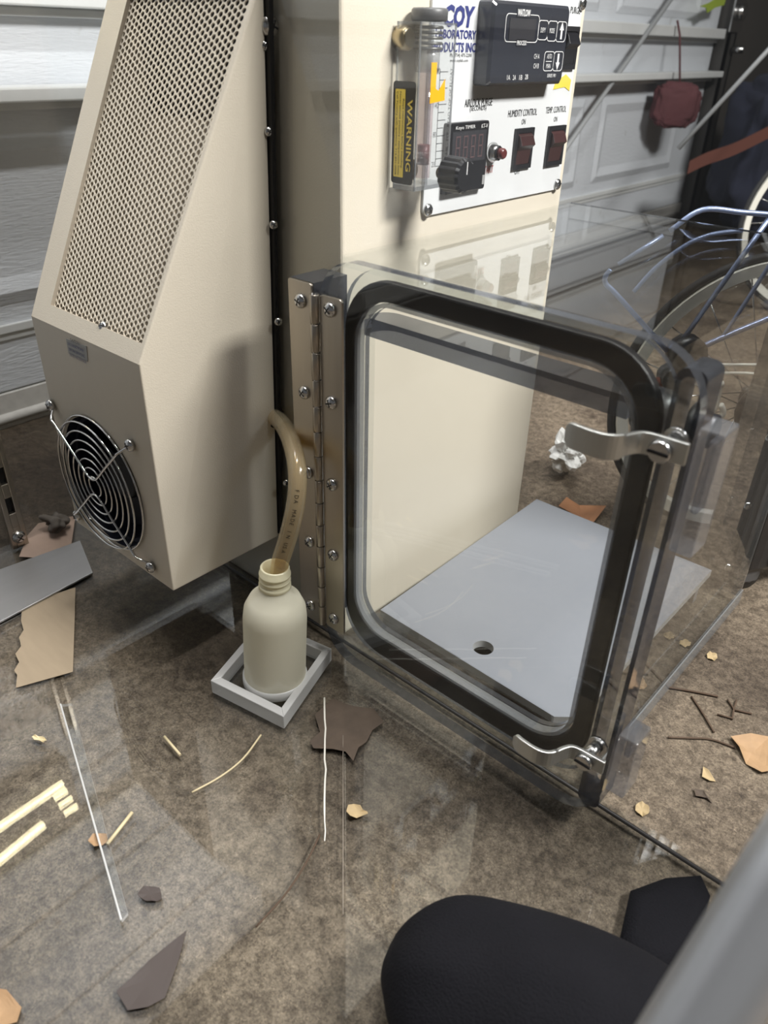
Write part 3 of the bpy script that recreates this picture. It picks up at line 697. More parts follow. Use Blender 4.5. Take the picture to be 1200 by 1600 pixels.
# latches: strip handles bent in plan, extruded upright
def latch(zc, h, x0, cloud):
    prof = [(x0, -.094), (x0+.009, -.0965), (x0+.026, -.0965), (x0+.036, -.091), (x0+.041, -.078), (x0+.049, -.070), (x0+.076, -.068)]
    c = catmull([(x, y, 0) for x, y in prof], 4); n = len(c); t = .0036; L_, R2 = [], []
    for i in range(n):
        d = (c[min(i+1, n-1)]-c[max(i-1, 0)]).normalized(); nn = Vector((-d.y, d.x, 0)); L_.append(c[i]+nn*t/2); R2.append(c[i]-nn*t/2)
    rows = []
    for i in range(n):
        s_ = min(1, (i+.35)/3.2); hh = h/2*(math.sqrt(1-(1-s_)**2) if s_ < 1 else 1)
        if i > n*.55: hh *= .86
        rows.append([L_[i]+Z*(zc-hh), L_[i]+Z*(zc+hh), R2[i]+Z*(zc+hh), R2[i]+Z*(zc-hh)])
    b = B(); b.loops(rows); lt = obj('latch_handle', b, alu, al, bevel=.0008, label='bent aluminium turn latch')
    px = x0+.059
    b = B(); b.lathe([(.0080, 0), (.0083, .004), (.0072, .0062)], (px, -.0692, zc-.002), -Y, 24); b.box((px-.0075, -.0762, zc-.0032), (px+.0075, -.0752, zc-.0012), 1); obj('latch_bolt', b, [steel2, black_mat], lt)
    b = B(); b.lathe([(.006, 0), (.006, .0195)], (px, -.0451, zc-.002), -Y, 16); b.lathe([(.009, 0), (.009, .003)], (px, -.0452, zc-.002), -Y, 18); obj('latch_post', b, steel2, lt)
    return lt
latch(.434, .019, .322, 0); latch(.127, .018, .320, 1)
# clear catch blocks on the end wall beside the door
for z0, z1 in ((.345, .445), (.078, .150)):
    b = B(); b.box((.394, -.046, z0), (.412, -.018, z1)); b.box((.394, -.018, z0+.02), (.400, -.0005, z1-.02)); obj('catch_block', b, clear('catch_clear', (.80, .81, .84), diff=.16, dcol=(.6, .62, .66), rough=.06) if z0 > .3 else MATS['catch_clear'], al, bevel=.002, label='clear acrylic catch block')
# black threaded port through the side wall
pt = B(); _q = on(1003, 640, 0, .316); pz, py_ = _q.z, _q.y
pt.lathe([(.020, -.030), (.0225, -.028), (.024, -.020), (.024, -.0005)], (ax1-tk_, py_, pz), X, 8)
port = obj('purge_port', pt, black_pl, al, label='black threaded purge port')
b = B(); b.lathe([(.019, .0005), (.019, .010), (.014, .013), (.014, .020), (.010, .022)], (ax1, py_, pz), X, 24); obj('port_nut', b, black_pl, port)
b = B(); b.lathe([(.0155, 0), (.0155, .002), (.0125, .002), (.0125, -.004)], (ax1-tk_-.032, py_, pz), -X, 24); obj('port_ring', b, grey_cap, port)
# ================================================================== BOTTLE, TRAY, TUBE
bc = Vector((.0095, -.1145, 0))
bt = thing('acrylic_dish', (.006, -.112, 0), 'square clear acrylic dish with frosted rim holding the milky bottle', 'dish')
tc4 = [on(443, 1122, 2, .020), on(328, 1066, 2, .020), on(405, 985, 2, .020), on(517, 1013, 2, .020)]
F_, Lf, Rt = on(443, 1120, 2, .02), on(329, 1063, 2, .02), on(518, 1013, 2, .02)
u_ = (Lf-F_); v_ = (Rt-F_)
sq = [F_, Rt, F_+u_+v_, Lf]
cen = sum(sq, Vector())/4
inner = [cen+(p-cen)*.83 for p in sq]
b = B(); b.prism([Vector((p.x, p.y, .0005)) for p in [cen+(q-cen)*.82 for q in sq]], (0, 0, .0055)); obj('dish_base', b, clr, bt)
for k in range(4):
    j = (k+1) % 4; g = .004
    q = [sq[k], sq[j], inner[j], inner[k]]
    b = B(); b.prism([Vector((p.x, p.y, .0004)) for p in q], (0, 0, .0196), 0); obj('dish_side', b, [frost_edge], bt, bevel=.0008)
bo = thing('plastic_bottle', (bc.x, bc.y, .0062), 'milky plastic bottle with threaded open neck standing in the square dish', 'bottle')
R0 = .0365
b = B(); z0 = .0065
b.lathe([(R0-.004, z0), (R0, z0+.004), (R0+.0005, z0+.010), (R0-.0005, z0+.014), (R0-.0005, .105), (R0-.002, .118), (R0-.008, .131), (R0-.018, .140), (.0175, .1445), (.0160, .147)], bc, Z, 48, cap=False)
bd = obj('bottle_body', b, bottle_m, bo)
b = B(); b.lathe([(R0+.0006, z0+.0005), (R0+.0016, z0+.003), (R0+.0016, z0+.011), (R0-.0006, z0+.0135), (.002, z0+.013)], bc, Z, 48, cap=False); obj('bottle_base', b, base_m, bo, label='pale moulded base of the bottle')
b = B(); b.lathe([(.0165, .1455), (.0178, .147), (.0178, .151), (.0160, .152), (.0160, .155), (.0174, .1562), (.0174, .158), (.0160, .159), (.0160, .162), (.0174, .1632), (.0174, .165), (.0160, .166), (.0160, .172), (.0150, .1732), (.0135, .1725), (.0130, .146)], bc, Z, 40, cap=False); obj('bottle_neck', b, neck_m, bo, label='yellowish threaded neck')
bo.location.z = .0082; bo.rotation_mode = 'AXIS_ANGLE'; bo.rotation_axis_angle = (math.radians(2.8), -R_[1], R_[0], 0)      # the bottle leans a little
# condensate tube in a vertical plane from the housing hole to the bottle
tA = Vector((-.094, hp.y, hp.z)); tB = bc+Vector((R_[0], R_[1], 0))*.013
tq = ((446, 668), (459, 700), (466, 742), (463, 785), (455, 822), (445, 857))
path = [tA-X*.02, tA]+[on(px, py, 1, tA.y+(tB.y-tA.y)*(.34, .58, .74, .84, .91, .97)[i]) for i, (px, py) in enumerate(tq)]
path += [tB+Z*.178, tB+Z*.150-X*.003]
tp = catmull(path, 6)
for _k in range(14): tp = tp[:1]+[(tp[i-1]+tp[i]*2+tp[i+1])/4 for i in range(1, len(tp)-1)]+tp[-1:]
b = B(); b.tube(tp, .0098, 16); tu = tag(obj('drain_tube', b, tube_m, bevel=0), 'amber plastic tube curving from the housing into the bottle neck', 'tube')
b = B(); b.tube(tp, .0062, 12); obj('tube_bore', b, clear('tube_inner', (.84, .74, .55), diff=.16, dcol=(.62, .52, .34)), tu)
# lettering along the tube
def along(s):
    seg = 0
    for i in range(len(tp)-1):
        l = (tp[i+1]-tp[i]).length
        if seg+l >= s: return tp[i].lerp(tp[i+1], (s-seg)/l), (tp[i+1]-tp[i]).normalized()
        seg += l
    return tp[-1], (tp[-1]-tp[-2]).normalized()
tl = B(); Cv = Vector(CAM)
s_ = .180
for ch in 'FDA MADE IN USA':
    if ch != ' ':
        P, d = along(s_); vw = (Cv-P); n = (vw-d*vw.dot(d)).normalized(); up = n.cross(d)
        cu = bpy.data.curves.new('t', 'FONT'); cu.body = ch; cu.resolution_u = 2; t = bpy.data.objects.new('t', cu); COL.objects.link(t); bpy.context.view_layer.update()
        me = bpy.data.meshes.new_from_object(t.evaluated_get(bpy.context.evaluated_depsgraph_get())); bpy.data.objects.remove(t)
        vs = [tl.bm.verts.new(P+n*.0101+d*(q.co.x*.0056)+up*((q.co.y-.35)*.0062)) for q in me.vertices]
        for p in me.polygons: tl.face([vs[i] for i in p.vertices])
    s_ += .0047
obj('lettering', tl, black_ink, tu)
# ================================================================== FLOOR ITEMS, LEFT
q = [on(*p, 2, .003) for p in ((0, 890), (125, 845), (145, 895), (0, 972))]
dA = (q[1]-q[0]).normalized(); q[0] -= dA*.15; q[3] -= (q[2]-q[3]).normalized()*.15
b = B(); b.prism([Vector((p.x, p.y, .0008)) for p in q], (0, 0, .003)); tag(obj('metal_plate', b, plate_m, bevel=.0006), 'flat grey metal bar lying across the torn cardboard at the left', 'metal bar')
q = [(35, 945), (118, 918), (117, 960), (114, 1050), (25, 1075), (27, 1055), (22, 1048), (30, 1035), (24, 1022), (33, 1010), (30, 996), (37, 985), (33, 970)]
b = B(); b.prism([on(*p, 2, .0002) for p in q], (0, 0, .0005)); tag(obj('cardboard_scrap', b, card_m), 'torn tan cardboard strip under the grey metal bar', 'cardboard')
q = [(42, 838), (60, 818), (118, 806), (112, 850), (60, 872), (30, 870), (38, 850)]
b = B(); b.prism([on(*p, 2, .0002) for p in q], (0, 0, .0005)); tag(obj('paper_scrap', b, pbr('pinkish_paper', srgb(168, 146, 132), .8, noise=.15, nscale=30)), 'dirty pinkish paper scrap under the clump of lint', 'paper')
b = B(); bm = b.bm
bmesh.ops.create_icosphere(bm, subdivisions=4, radius=.02, matrix=Matrix.Translation(on(88, 822, 2, .010)) @ Matrix.Diagonal((1.1, .8, .55, 1)))
from mathutils import noise as mn
for v in bm.verts: v.co += (v.co-on(88, 822, 2, .010))*.9*mn.noise(v.co*90)
mz = min(v.co.z for v in bm.verts)
for v in bm.verts: v.co.z += .0008-mz
tag(obj('lint_clump', b, lint_m, smooth=True), 'dark grey clump of lint on the floor beside the fan', 'lint')
# clear strip on the floor sheet
r0, r1, r2, r3 = on(95, 1102, 2, .003), on(113, 1100, 2, .003), on(200, 1428, 2, .003), on(190, 1440, 2, .003)
b = B(); b.prism([Vector((p.x, p.y, .0005)) for p in (r0, r1, r2, r3)], (0, 0, .004), 0, 1); b.tube([r0+Z*.002, r3+Z*.002], .0011, 6, 1); tag(obj('acrylic_strip', b, [clr, frost_edge], bevel=.0004), 'long narrow clear acrylic strip lying on the floor at the left', 'plastic strip')
def surf(P, k=0): return Vector((P.x, P.y, (0 if (P.y < 0 and P.x < .6) else GZ)+.0004+k))
def flat(px, py, k=0):
    P = on(px, py, 2, 0)
    if not (P.y < 0 and P.x < .6): P = on(px, py, 2, GZ)
    return surf(P, k)
def stick(name, pts, r, m, lab, cat, up=0):
    b = B(); c = [flat(*p, r+.0002) for p in pts]
    if up: 
        for i, p in enumerate(c): p.z += up*math.sin(math.pi*i/(len(c)-1))
    b.tube(catmull(c, 5) if len(c) > 2 else c, r, 6); return tag(obj(name, b, m), lab, cat)
def leafpoly(name, pts, m, lab, curl=.003, cat='leaf'):
    c = [flat(*p, .0006) for p in pts]; ce = sum(c, Vector())/len(c); b = B()
    rings = []
    for s_ in (1, .66, .33):
        rings.append([ce+(p-ce)*s_+Z*(curl*(s_**2)*(.5+.5*math.sin(i*2.3))) for i, p in enumerate(c)])
    low = [[p-Z*.0004 for p in rg] for rg in rings]
    b.loops(rings+[[ce+(p-ce)*.02 for p in c]], False, True); b.loops([rings[0], low[0]], False, False); b.loops(low, False, True)
    return tag(obj(name, b, m), lab, cat)
def oval(cx, cy, rx, ry, ang, jag=0, n=14):
    a0 = math.radians(ang); o = []
    for k in range(n):
        t = 2*math.pi*k/n; rr = 1+jag*random.uniform(-1, 1); u, v = rx*rr*math.cos(t), ry*rr*math.sin(t)
        o.append((cx+u*math.cos(a0)-v*math.sin(a0), cy+u*math.sin(a0)+v*math.cos(a0)))
    return o
leafpoly('dry_leaf', [(541, 1270), (544, 1261), (553, 1257), (563, 1261), (567, 1268), (574, 1269), (575, 1275), (567, 1276), (557, 1280), (547, 1278)], tan, 'small tan leaf with a nick, lying between the dish and the black sleeve')
leafpoly('dry_leaf', oval(1003, 1266, 12, 10, 40), tan, 'round pale tan leaf on the concrete just past the lower latch')
leafpoly('dry_leaf', [(1140, 1155), (1170, 1153), (1202, 1152), (1206, 1210), (1188, 1212), (1165, 1195), (1152, 1175)], tan2, 'large torn brown leaf at the right edge', .008)
leafpoly('dry_leaf', [(1098, 1200), (1106, 1206), (1118, 1222), (1108, 1223), (1096, 1216)], tan, 'small torn tan leaf left of the large torn brown leaf')
leafpoly('dry_leaf', oval(1112, 1027, 9, 6, 20), tan, 'tiny oval tan leaf on the concrete right of the airlock base')
leafpoly('dry_leaf', oval(1001, 1071, 9, 9, 0, .15), tan2, 'round tan leaf against the base edge of the airlock')
leafpoly('dry_leaf', [(138, 1316), (146, 1306), (158, 1303), (168, 1306), (169, 1317), (160, 1322), (148, 1326)], tan2, 'tan leaf touching the clear strip on the floor')
leafpoly('dry_leaf', oval(62, 1156, 12, 4, 15), straw, 'thin pale seed husk left of the clear strip')
leafpoly('dry_leaf', [(-12, 1545), (12, 1550), (34, 1575), (28, 1600), (-10, 1610)], tan2, 'brown leaf at the lower left corner')
leafpoly('dry_leaf', [(492, 1118), (508, 1104), (520, 1092), (540, 1102), (560, 1106), (584, 1108), (600, 1130), (582, 1142), (573, 1160), (560, 1170), (552, 1190), (540, 1176), (520, 1172), (490, 1170), (484, 1160), (500, 1145)], brown, 'dark wet maple shaped leaf on the floor between dish and door', .0012)
leafpoly('dry_leaf', [(872, 795), (884, 784), (905, 790), (946, 797), (934, 812), (915, 832), (900, 815)], pbr('orange_leaf', srgb(168, 118, 82), .7, noise=.2), 'orange brown leaf behind the airlock, seen through its door', .01)
leafpoly('dry_leaf', [(1083, 1235), (1098, 1238), (1112, 1256), (1104, 1250), (1086, 1246)], brown, 'dark brown leaf fragment below the small torn tan leaf')
leafpoly('flake_and_reflection', [(182, 1550), (205, 1530), (235, 1500), (292, 1455), (280, 1500), (258, 1560), (232, 1575), (200, 1580)], flake_reflection_m, 'dark pointed reflection patch near the bottom of the picture', .001, 'bark')  # reflection on the floor, modelled as a flat dark patch
leafpoly('flake_and_reflection', oval(235, 1397, 19, 12, 10, .15), flake_reflection_m, 'small dark round flake above the pointed reflection patch', .001, 'bark')
stick('straw_piece', [(257, 1153), (282, 1182)], .0016, straw, 'short pale straw left of the dish', 'straw')
stick('straw_piece', [(300, 1240), (345, 1215), (380, 1187), (408, 1150)], .0011, straw, 'long thin curved straw in front of the dish', 'straw')
stick('straw_piece', [(168, 1322), (207, 1272)], .0019, straw, 'pale straw leaning over the tan leaf by the clear strip', 'straw')
stick('twig', [(1036, 1075), (1080, 1082), (1121, 1090)], .0015, twig_m, 'straight dark twig pointing away from the airlock base', 'twig')
stick('twig', [(1080, 1090), (1098, 1117), (1115, 1146)], .0013, twig_m, 'short dark twig below the straight twig', 'twig')
stick('twig', [(1043, 1154), (1075, 1155), (1110, 1157), (1148, 1170)], .0013, twig_m, 'long thin pale brown twig leading to the large torn leaf', 'twig')
stick('twig', [(400, 1450), (445, 1400), (478, 1350), (500, 1305)], .0009, twig_m, 'thin curved dark twig below the wet leaf', 'twig')
b = B()
for pts in ([(1143, 1126), (1146, 1110), (1136, 1095)], [(1146, 1110), (1150, 1096)], [(1146, 1111), (1174, 1117)], [(1143, 1124), (1120, 1118)]):
    b.tube([flat(*p, .0016) for p in pts], .0012, 6)
tag(obj('twig', b, twig_m), 'forked twig with four prongs above the large torn leaf', 'twig')
b = B(); b.tube([flat(*p, .0012) for p in ((1125, 795), (1135, 803), (1150, 818))], .0012, 6)
for k in range(7): b.tube([flat(1135, 803, .0014), flat(1122+k*2, 800-k*1.6, .0014+.001*k)], .0006, 5)
tag(obj('twig', b, twig_m), 'dark brushy sprig beside the black metal upright', 'twig')
b = B(); c = [flat(508+random.uniform(-1.2, 1.2), y, .0012) for y in range(1092, 1332, 16)]; b.tube(c, [.0012]*3+[.0011]*(len(c)-6)+[.0007]*3, 6); tag(obj('thread', b, scratch_m), 'straight white scratch in the floor sheet, built as a cord, in front of the dish', 'thread')  # scratch in the acrylic, modelled as a thin raised cord
b = B(); b.tube([flat(536, y, .0008) for y in range(1150, 1460, 40)], .0004, 5); tag(obj('thread', b, pbr('faint_thread', srgb(150, 140, 128), .7)), 'very fine pale thread right of the white scratch', 'thread')
# crumpled tissue behind the airlock
b = B(); bm = b.bm; pc = on(884, 716, 2, .03)
bmesh.ops.create_icosphere(bm, subdivisions=4, radius=.045, matrix=Matrix.Translation(pc) @ Matrix.Rotation(.6, 4, 'Z') @ Matrix.Diagonal((.75, 1.0, .85, 1)))
for v in bm.verts:
    d = v.co-pc; c = mn.cell_vector(v.co*26); v.co += d*(.9*abs(mn.noise(v.co*20))-.35)+d*(.8*abs(mn.noise(v.co*48+Vector((5, 2, 1))))-.25)
mz = min(v.co.z for v in bm.verts)
for v in bm.verts: v.co.z += GZ+.0005-mz
tag(obj('crumpled_tissue', b, paper_m), 'crumpled white tissue on the concrete behind the airlock', 'tissue')
# ================================================================== BACKGROUND RIGHT
H = Vector((R_[0], R_[1], 0)).normalized(); Fh = Vector((-H.y, H.x, 0))      # across / away
def wheel(bike, hub, r, d, n_sp, wdth=.02, teeth=True):
    nrm = d.cross(Z).normalized()
    def cir(rr, off=0, n=72): return [hub+d*rr*math.cos(2*math.pi*k/n)+Z*rr*math.sin(2*math.pi*k/n)+nrm*off for k in range(n)]
    b = B(); b.tube(cir(r-.006), .006, 8, closed=True); w = obj('wheel', b, tyre_m, bike, label='wheel with thin dark tyre and white rim')
    b = B(); rows = [cir(r-.012, -.010), cir(r-.012, .010), cir(r-.029, .008), cir(r-.032, 0), cir(r-.029, -.008)]
    rr = [[b.bm.verts.new(p) for p in row] for row in rows]; n = 72
    for k in range(5):
        for i in range(n): b.face((rr[k][i], rr[k][(i+1) % n], rr[(k+1) % 5][(i+1) % n], rr[(k+1) % 5][i]))
    obj('rim', b, rim_m, w, smooth=False)
    for k in range(n_sp):
        a = 2*math.pi*k/n_sp; a2 = a+(.5 if k % 2 else -.5); sd = .018*(1 if k % 4 < 2 else -1)
        b = B(); b.tube([hub+(d*math.cos(a2)+Z*math.sin(a2))*.018+nrm*sd, hub+(d*math.cos(a)+Z*math.sin(a))*(r-.030)], .0011, 5); obj('spoke', b, steel2, w)
    b = B(); b.lathe([(.008, -.045), (.008, -.022), (.021, -.021), (.021, -.017), (.012, -.012), (.012, .012), (.021, .017), (.021, .021), (.008, .022), (.008, .045)], hub, nrm, 20); obj('hub', b, black_pl, w)
    return w, nrm
rB = .222; hubB = Vector((.262, .625, GZ+rB))
bkB = thing('bicycle', (hubB.x, hubB.y, GZ), 'small bicycle with white rimmed wheel standing behind the airlock at the right', 'bicycle')
w, nrm = wheel(bkB, hubB, rB, H, 20)
b = B()
for k, rr in enumerate((.045, .036, .03, .026)):
    b.lathe([(rr, 0), (rr, .003)], hubB-Fh*(.026+.004*k), -Fh, 24)
obj('sprocket', b, black_pl, bkB)
b = B(); b.tube([hubB-Fh*.03, hubB+H*.18+Z*.05-Fh*.03, hubB+H*.42+Z*.12], .006, 10); b.tube([hubB+Fh*.03, hubB+H*.2+Z*.02+Fh*.03, hubB+H*.42+Z*.08], .006, 10); b.tube([hubB+H*.42+Z*.08, hubB+H*.33+Z*.42], .014, 10); obj('bike_frame', b, navy, bkB)
wB2 = thing('bicycle', (hubB.x+H.x*.9, hubB.y+H.y*.9, GZ), None, None); bpy.data.objects.remove(wB2)
wheel(bkB, hubB+H*.80, rB, H, 12)
rA = .25; hubA = on(1292, 352, 2, GZ+rA)
bkA = thing('bicycle', (hubA.x, hubA.y, GZ), 'larger bicycle with white rimmed wheel farther back by the navy bag', 'bicycle')
wheel(bkA, hubA, rA, H, 20)
b = B(); b.tube([hubA, hubA+H*.30+Z*.38], .014, 10); b.tube([hubA+H*.30+Z*.38, hubA+H*.8+Z*.32], .016, 10); b.tube([hubA+H*.30+Z*.38, hubA+H*.33+Z*.50], .012, 10); obj('bike_frame', b, navy, bkA)
wheel(bkA, hubA+H*.95, rA, H, 12)
# blue wire rack in front of the near wheel
rk0 = hubB-Fh*.032; RP = lambda px, py: onp(px, py, rk0, -Fh)
rk = thing('wire_rack', (rk0.x+H.x*.05, rk0.y+H.y*.05, GZ), 'bent blue steel wire rack standing in front of the white rimmed wheel', 'wire rack')
for pts, r_, nm in (([(1215, 336), (1160, 332), (1097, 328), (1046, 361)], .0034, 'rack_bar'), ([(1036, 368), (966, 413)], .0028, 'rack_bar'), ([(954, 421), (946, 432), (947, 444), (965, 462), (1042, 548)], .0034, 'rack_bar'),
                  ([(1066, 532), (1210, 330)], .0036, 'rack_bar'), ([(1076, 552), (1130, 527), (1215, 492)], .0044, 'rack_bar'), ([(1126, 532), (1160, 480), (1215, 395)], .003, 'rack_bar'),
                  ([(990, 456), (1025, 418), (1070, 384), (1110, 367), (1160, 360)], .0030, 'rack_bar'), ([(1090, 570), (1215, 570)], .0024, 'white_bar'), ([(1105, 584), (1160, 583), (1215, 587)], .0024, 'white_bar'), ([(1046, 545), (1066, 532), (1083, 552), (1075, 580)], .0034, 'joint_bar')):
    b = B(); c = [RP(*p) for p in pts]; b.tube(catmull(c, 6) if len(c) > 2 else c, r_, 8); obj(nm, b, rim_m if nm == 'white_bar' else blue_wire, rk)
for px in (1078, 1190):
    t = RP(px, 556); b = B(); b.tube([t, Vector((t.x, t.y, GZ+.004))], .004, 8); obj('leg', b, black_pl, rk)
b = B()
J = RP(1072, 552)
b.lathe([(.020, -.014), (.026, -.010), (.026, .012), (.018, .016)], J, -Fh, 16); b.lathe([(.016, -.014), (.016, .014)], J-Z*.035-H*.014, -Fh, 12); obj('hub_joint', b, black_pl, rk)
b = B(); p0 = RP(1008, 601); p1 = RP(1058, 592); b.tube([p0, p1], .0075, 10); obj('reflector', b, orange, rk, label='orange reflector')
b = B(); c = [RP(*p) for p in ((1116, 602), (1124, 604), (1121, 622), (1118, 636), (1108, 650), (1120, 655), (1130, 645), (1126, 632))]; b.tube(catmull(c, 4), .0045, 8); b.tube([RP(1110, 602), RP(1130, 600)], .005, 8); obj('white_clip', b, rim_m, rk, label='white plastic clip')
b = B(); b.tube([RP(1166, 672), RP(1212, 632)], .007, 8); obj('white_stay', b, rim_m, rk, label='short white stay')
# black upright with bolts and caster
P0 = on(1129, 897, 2, GZ+.045); P0 = Vector((P0.x, P0.y, 0)); U2 = (H*.96+Fh*.28).normalized(); V2 = Vector((-U2.y, U2.x, 0))
up = thing('black_upright', (P0.x+U2.x*.05, P0.y+U2.y*.05, GZ), 'black metal cabinet upright on a small caster at the right edge', 'cabinet')
def bx(b, u0, u1, v0, v1, z0, z1, mi=0): b.prism([P0+U2*u+V2*v+Z*z0 for u, v in ((u0, v0), (u1, v0), (u1, v1), (u0, v1))], (0, 0, z1-z0), mi)
b = B(); bx(b, 0, .16, 0, .05, GZ+.042, .62); obj('upright_body', b, pbr('satin_black_metal', srgb(38, 38, 40), .45, noise=.1), up, bevel=.002)
for u in (.012, .040, .075): 
    b = B(); bx(b, u, u+.016, -.004, -.0003, GZ+.046, .61); obj('rib', b, black_pl, up, bevel=.001)
for z in (.05, .15, .25, .35): screw(up, P0+U2*.005+V2*-.0005+Z*z, -V2, .006, 'bolt')
b = B(); wc = P0+U2*.060+V2*.02+Z*(GZ+.020); b.lathe([(.012, -.010), (.0195, -.009), (.0195, .009), (.012, .010)], wc, V2, 20); b.lathe([(.006, -.013), (.006, .013)], wc, V2, 12, 1); cst = obj('caster', b, [black_mat, grey_cap], up)
b = B(); b.prism([wc+U2*u+V2*-.014+Z*z for u, z in ((-.01, -.003), (.01, -.003), (.016, .0215), (-.016, .0215))], V2*.003); b.prism([wc+U2*u+V2*.011+Z*z for u, z in ((-.01, -.003), (.01, -.003), (.016, .0215), (-.016, .0215))], V2*.003); obj('caster_fork', b, grey_cap, cst)
# navy bag with orange strap, red cloth, grey pole
def lump(name, c, sx, sy, sz, m, lab, cat, amp=.35, freq=5, ang=0):
    b = B(); bm = b.bm; c = Vector(c)
    bmesh.ops.create_icosphere(bm, subdivisions=5, radius=1, matrix=Matrix.Identity(4))
    for v in bm.verts:
        q = v.co.copy(); e = Vector([math.copysign(abs(t)**.62, t) for t in q]); k = 1+amp*.35*mn.noise(q*freq*.5)+amp*.18*mn.noise(q*freq*1.4)
        v.co = Vector((e.x*sx, e.y*sy, e.z*sz))*k
    bmesh.ops.rotate(bm, cent=(0, 0, 0), matrix=Matrix.Rotation(ang, 3, 'Z'), verts=bm.verts)
    mz = min(v.co.z for v in bm.verts)
    for v in bm.verts: v.co += Vector((c.x, c.y, c.z-mz))
    return tag(obj(name, b, m, smooth=True), lab, cat)
ang = math.atan2(H.y, H.x)
lump('storage_bag', Vector((-.44, 3.05, GZ+.0005)), .30, .20, .30, navy, 'large navy fabric bag standing by the garage door track', 'bag', ang=ang)
bagp = Vector((-.44, 3.05, 0))
b = B(); st_ = [onp(px, py, bagp-Fh*.27, -Fh) for px, py in ((1076, 262), (1105, 248), (1150, 232), (1215, 200))]; c = catmull(st_, 5)
rows = [[p-Z*.022, p+Z*.022, p+Z*.022+Fh*.006, p-Z*.022+Fh*.006] for p in c]; b.loops(rows); tag(obj('strap', b, orange), 'wide orange strap hanging across the navy bag', 'strap')
rc = lump('red_blob', Vector((-.80, 2.60, .40)), .085, .035, .075, redf, 'crumpled red cloth hung at the garage door track', 'blob', ang=ang)  # crumpled dull red shape with a loop above it
b = B(); b.tube([(-.80, 2.60, .545), (-.845, 2.62, .70), (-.865, 2.62, .745)], .004, 8); obj('hanging_loop', b, redf, rc)
for nm, a, b_, lab in (('reflection_streak', (1060, 232), (1215, 62), 'long thin grey pole of reflection, built as a rod, at the upper right corner'), ('reflection_streak', (935, 160), (1052, -6), 'thin pale pole of reflection, built as a rod, beside the panel')):
    pl_ = bagp-Fh*.55 if a[0] > 1000 else Vector((GX+.06, 2.2, 0))
    nn = -Fh if a[0] > 1000 else X
    b = B(); pa, pb = onp(*a, pl_, nn), onp(*b_, pl_, nn)  # reflection streaks on the clear sheets, modelled as slanting rods
    d = (pb-pa).normalized(); pa2 = pa-d*((pa.z-GZ-.012)/d.z) if abs(d.z) > .2 else pa
    b.tube([pa if a[0] > 1000 else pa2, pb+d*.3], .0075, 10); tag(obj(nm, b, pbr('reflection_streak', srgb(150, 152, 154), .4) if 'reflection_streak' not in MATS else MATS['reflection_streak']), lab, 'streak')
q = [onp(px, py, Vector((GX+.07, 3.1, 0)), X) for px, py in ((1093, 10), (1108, 4), (1120, -4), (1134, -6), (1130, 8), (1116, 12), (1104, 20), (1102, 12))]
b = B(); b.prism(q, (.004, 0, 0)); tag(obj('plastic_leaf', b, green), 'yellow green leaf at the top right beside the track bracket', 'leaf')
# ================================================================== NEAR: sleeve and post
def nearp(px, py, d): return Vector(CAM+ray(px, py)*d)
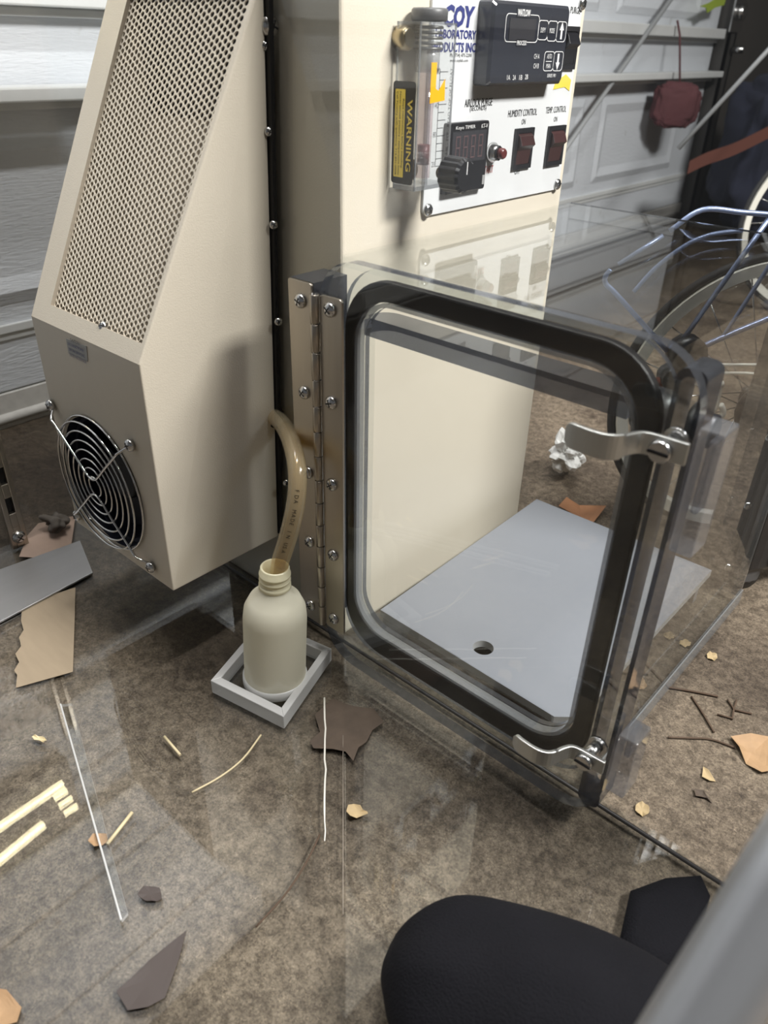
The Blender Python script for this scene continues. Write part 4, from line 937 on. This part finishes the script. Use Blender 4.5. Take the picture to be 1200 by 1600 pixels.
# black sleeve slumped on the floor sheet at the bottom edge: lofted along its length
secs = [((628, 1560), .62, .010), ((640, 1545), .615, .035), ((668, 1545), .605, .056), ((712, 1545), .595, .068), ((770, 1560), .585, .068), ((850, 1585), .57, .070), ((940, 1625), .55, .068), ((1040, 1680), .53, .064), ((1120, 1730), .52, .060)]
b = B(); rows = []; cs = [nearp(*p, d) for p, d, r in secs]
for i, ((p, d, r)) in enumerate(secs):
    c = cs[i]; t = (cs[min(i+1, len(cs)-1)]-cs[max(i-1, 0)]).normalized(); n1 = Z-t*t.z; n1.normalize(); n2 = t.cross(n1)
    row = []
    for k in range(40):
        a = 2*math.pi*k/40; q = r*(1+.10*mn.noise(Vector((i*.7, math.cos(a)*1.6, math.sin(a)*1.6)))+.04*mn.noise(Vector((i*1.9, math.cos(a)*4, math.sin(a)*4))))
        P = c+n1*q*math.sin(a)+n2*q*math.cos(a); P.z = max(P.z, .0008); P.x = min(P.x, .5985); row.append(P)
    rows.append(row)
b.loops(rows); o = obj('glove_sleeve', b, fabric, smooth=True); md = o.modifiers.new('s', 'SUBSURF'); md.levels = 1; md.render_levels = 2
tag(o, 'black soft glove sleeve slumped on the chamber floor at the bottom edge', 'sleeve')
shadow_pts = [on(px, py, 2, .004) for px, py in ((985, 1392), (1040, 1372), (1095, 1368), (1110, 1400), (1090, 1470), (1040, 1520), (985, 1500), (968, 1470))]  # thin black slab stands in for the sleeve's shadow on the floor
ce = sum(shadow_pts, Vector())/8; b = B(); b.loops([[Vector((p.x, p.y, .0008)) for p in shadow_pts], shadow_pts, [ce+(p-ce)*.6+Z*.004 for p in shadow_pts]]); obj('sleeve_shadow', b, fabric, o, smooth=True)
# steel post outside the front panel
pa, pb = nearp(1085, 1610, .262), nearp(1215, 1400, .262)
d = (pb-pa).normalized()
b = B(); q = pa-d*((pa.z-GZ-.0005)/d.z) if d.z > .3 else pa-d*.2
b.tube([q, pa, pb, pb+d*.12], .0155, 24); tag(obj('steel_post', b, pbr('satin_post', srgb(170, 172, 176), .28, .6)), 'blurred grey metal post close by at the lower right corner', 'post')
# ================================================================== added LED bars out of view, placed so the floor sheet mirrors them
wk = thing('added_led_light', (GX+.03, .05, .8), 'warm LED bars added out of view for their reflection in the floor sheet', 'lamp')
def mir(px, py):
    P = on(px, py, 2, 0); d = ray(px, py); d = np.array([d[0], d[1], -d[2]]); k = (GX+.05-P.x)/d[0]; return P+Vector(d)*k
for a, c, r_ in (((-20, 1303), (98, 1222), .0075), ((-20, 1358), (68, 1285), .0085), ((84, 1246), (104, 1233), .0052), ((92, 1258), (112, 1245), .0052), ((100, 1270), (120, 1257), .0052)):
    b = B(); b.tube([mir(*a), mir(*c)], r_, 8); obj('led_bar', b, lamp_m, wk)
p = mir(60, 1265); b = B(); b.box((GX+.010, p.y-.22, p.z-.09), (GX+.040, p.y+.10, p.z+.09)); obj('lamp_housing', b, track_m, wk)
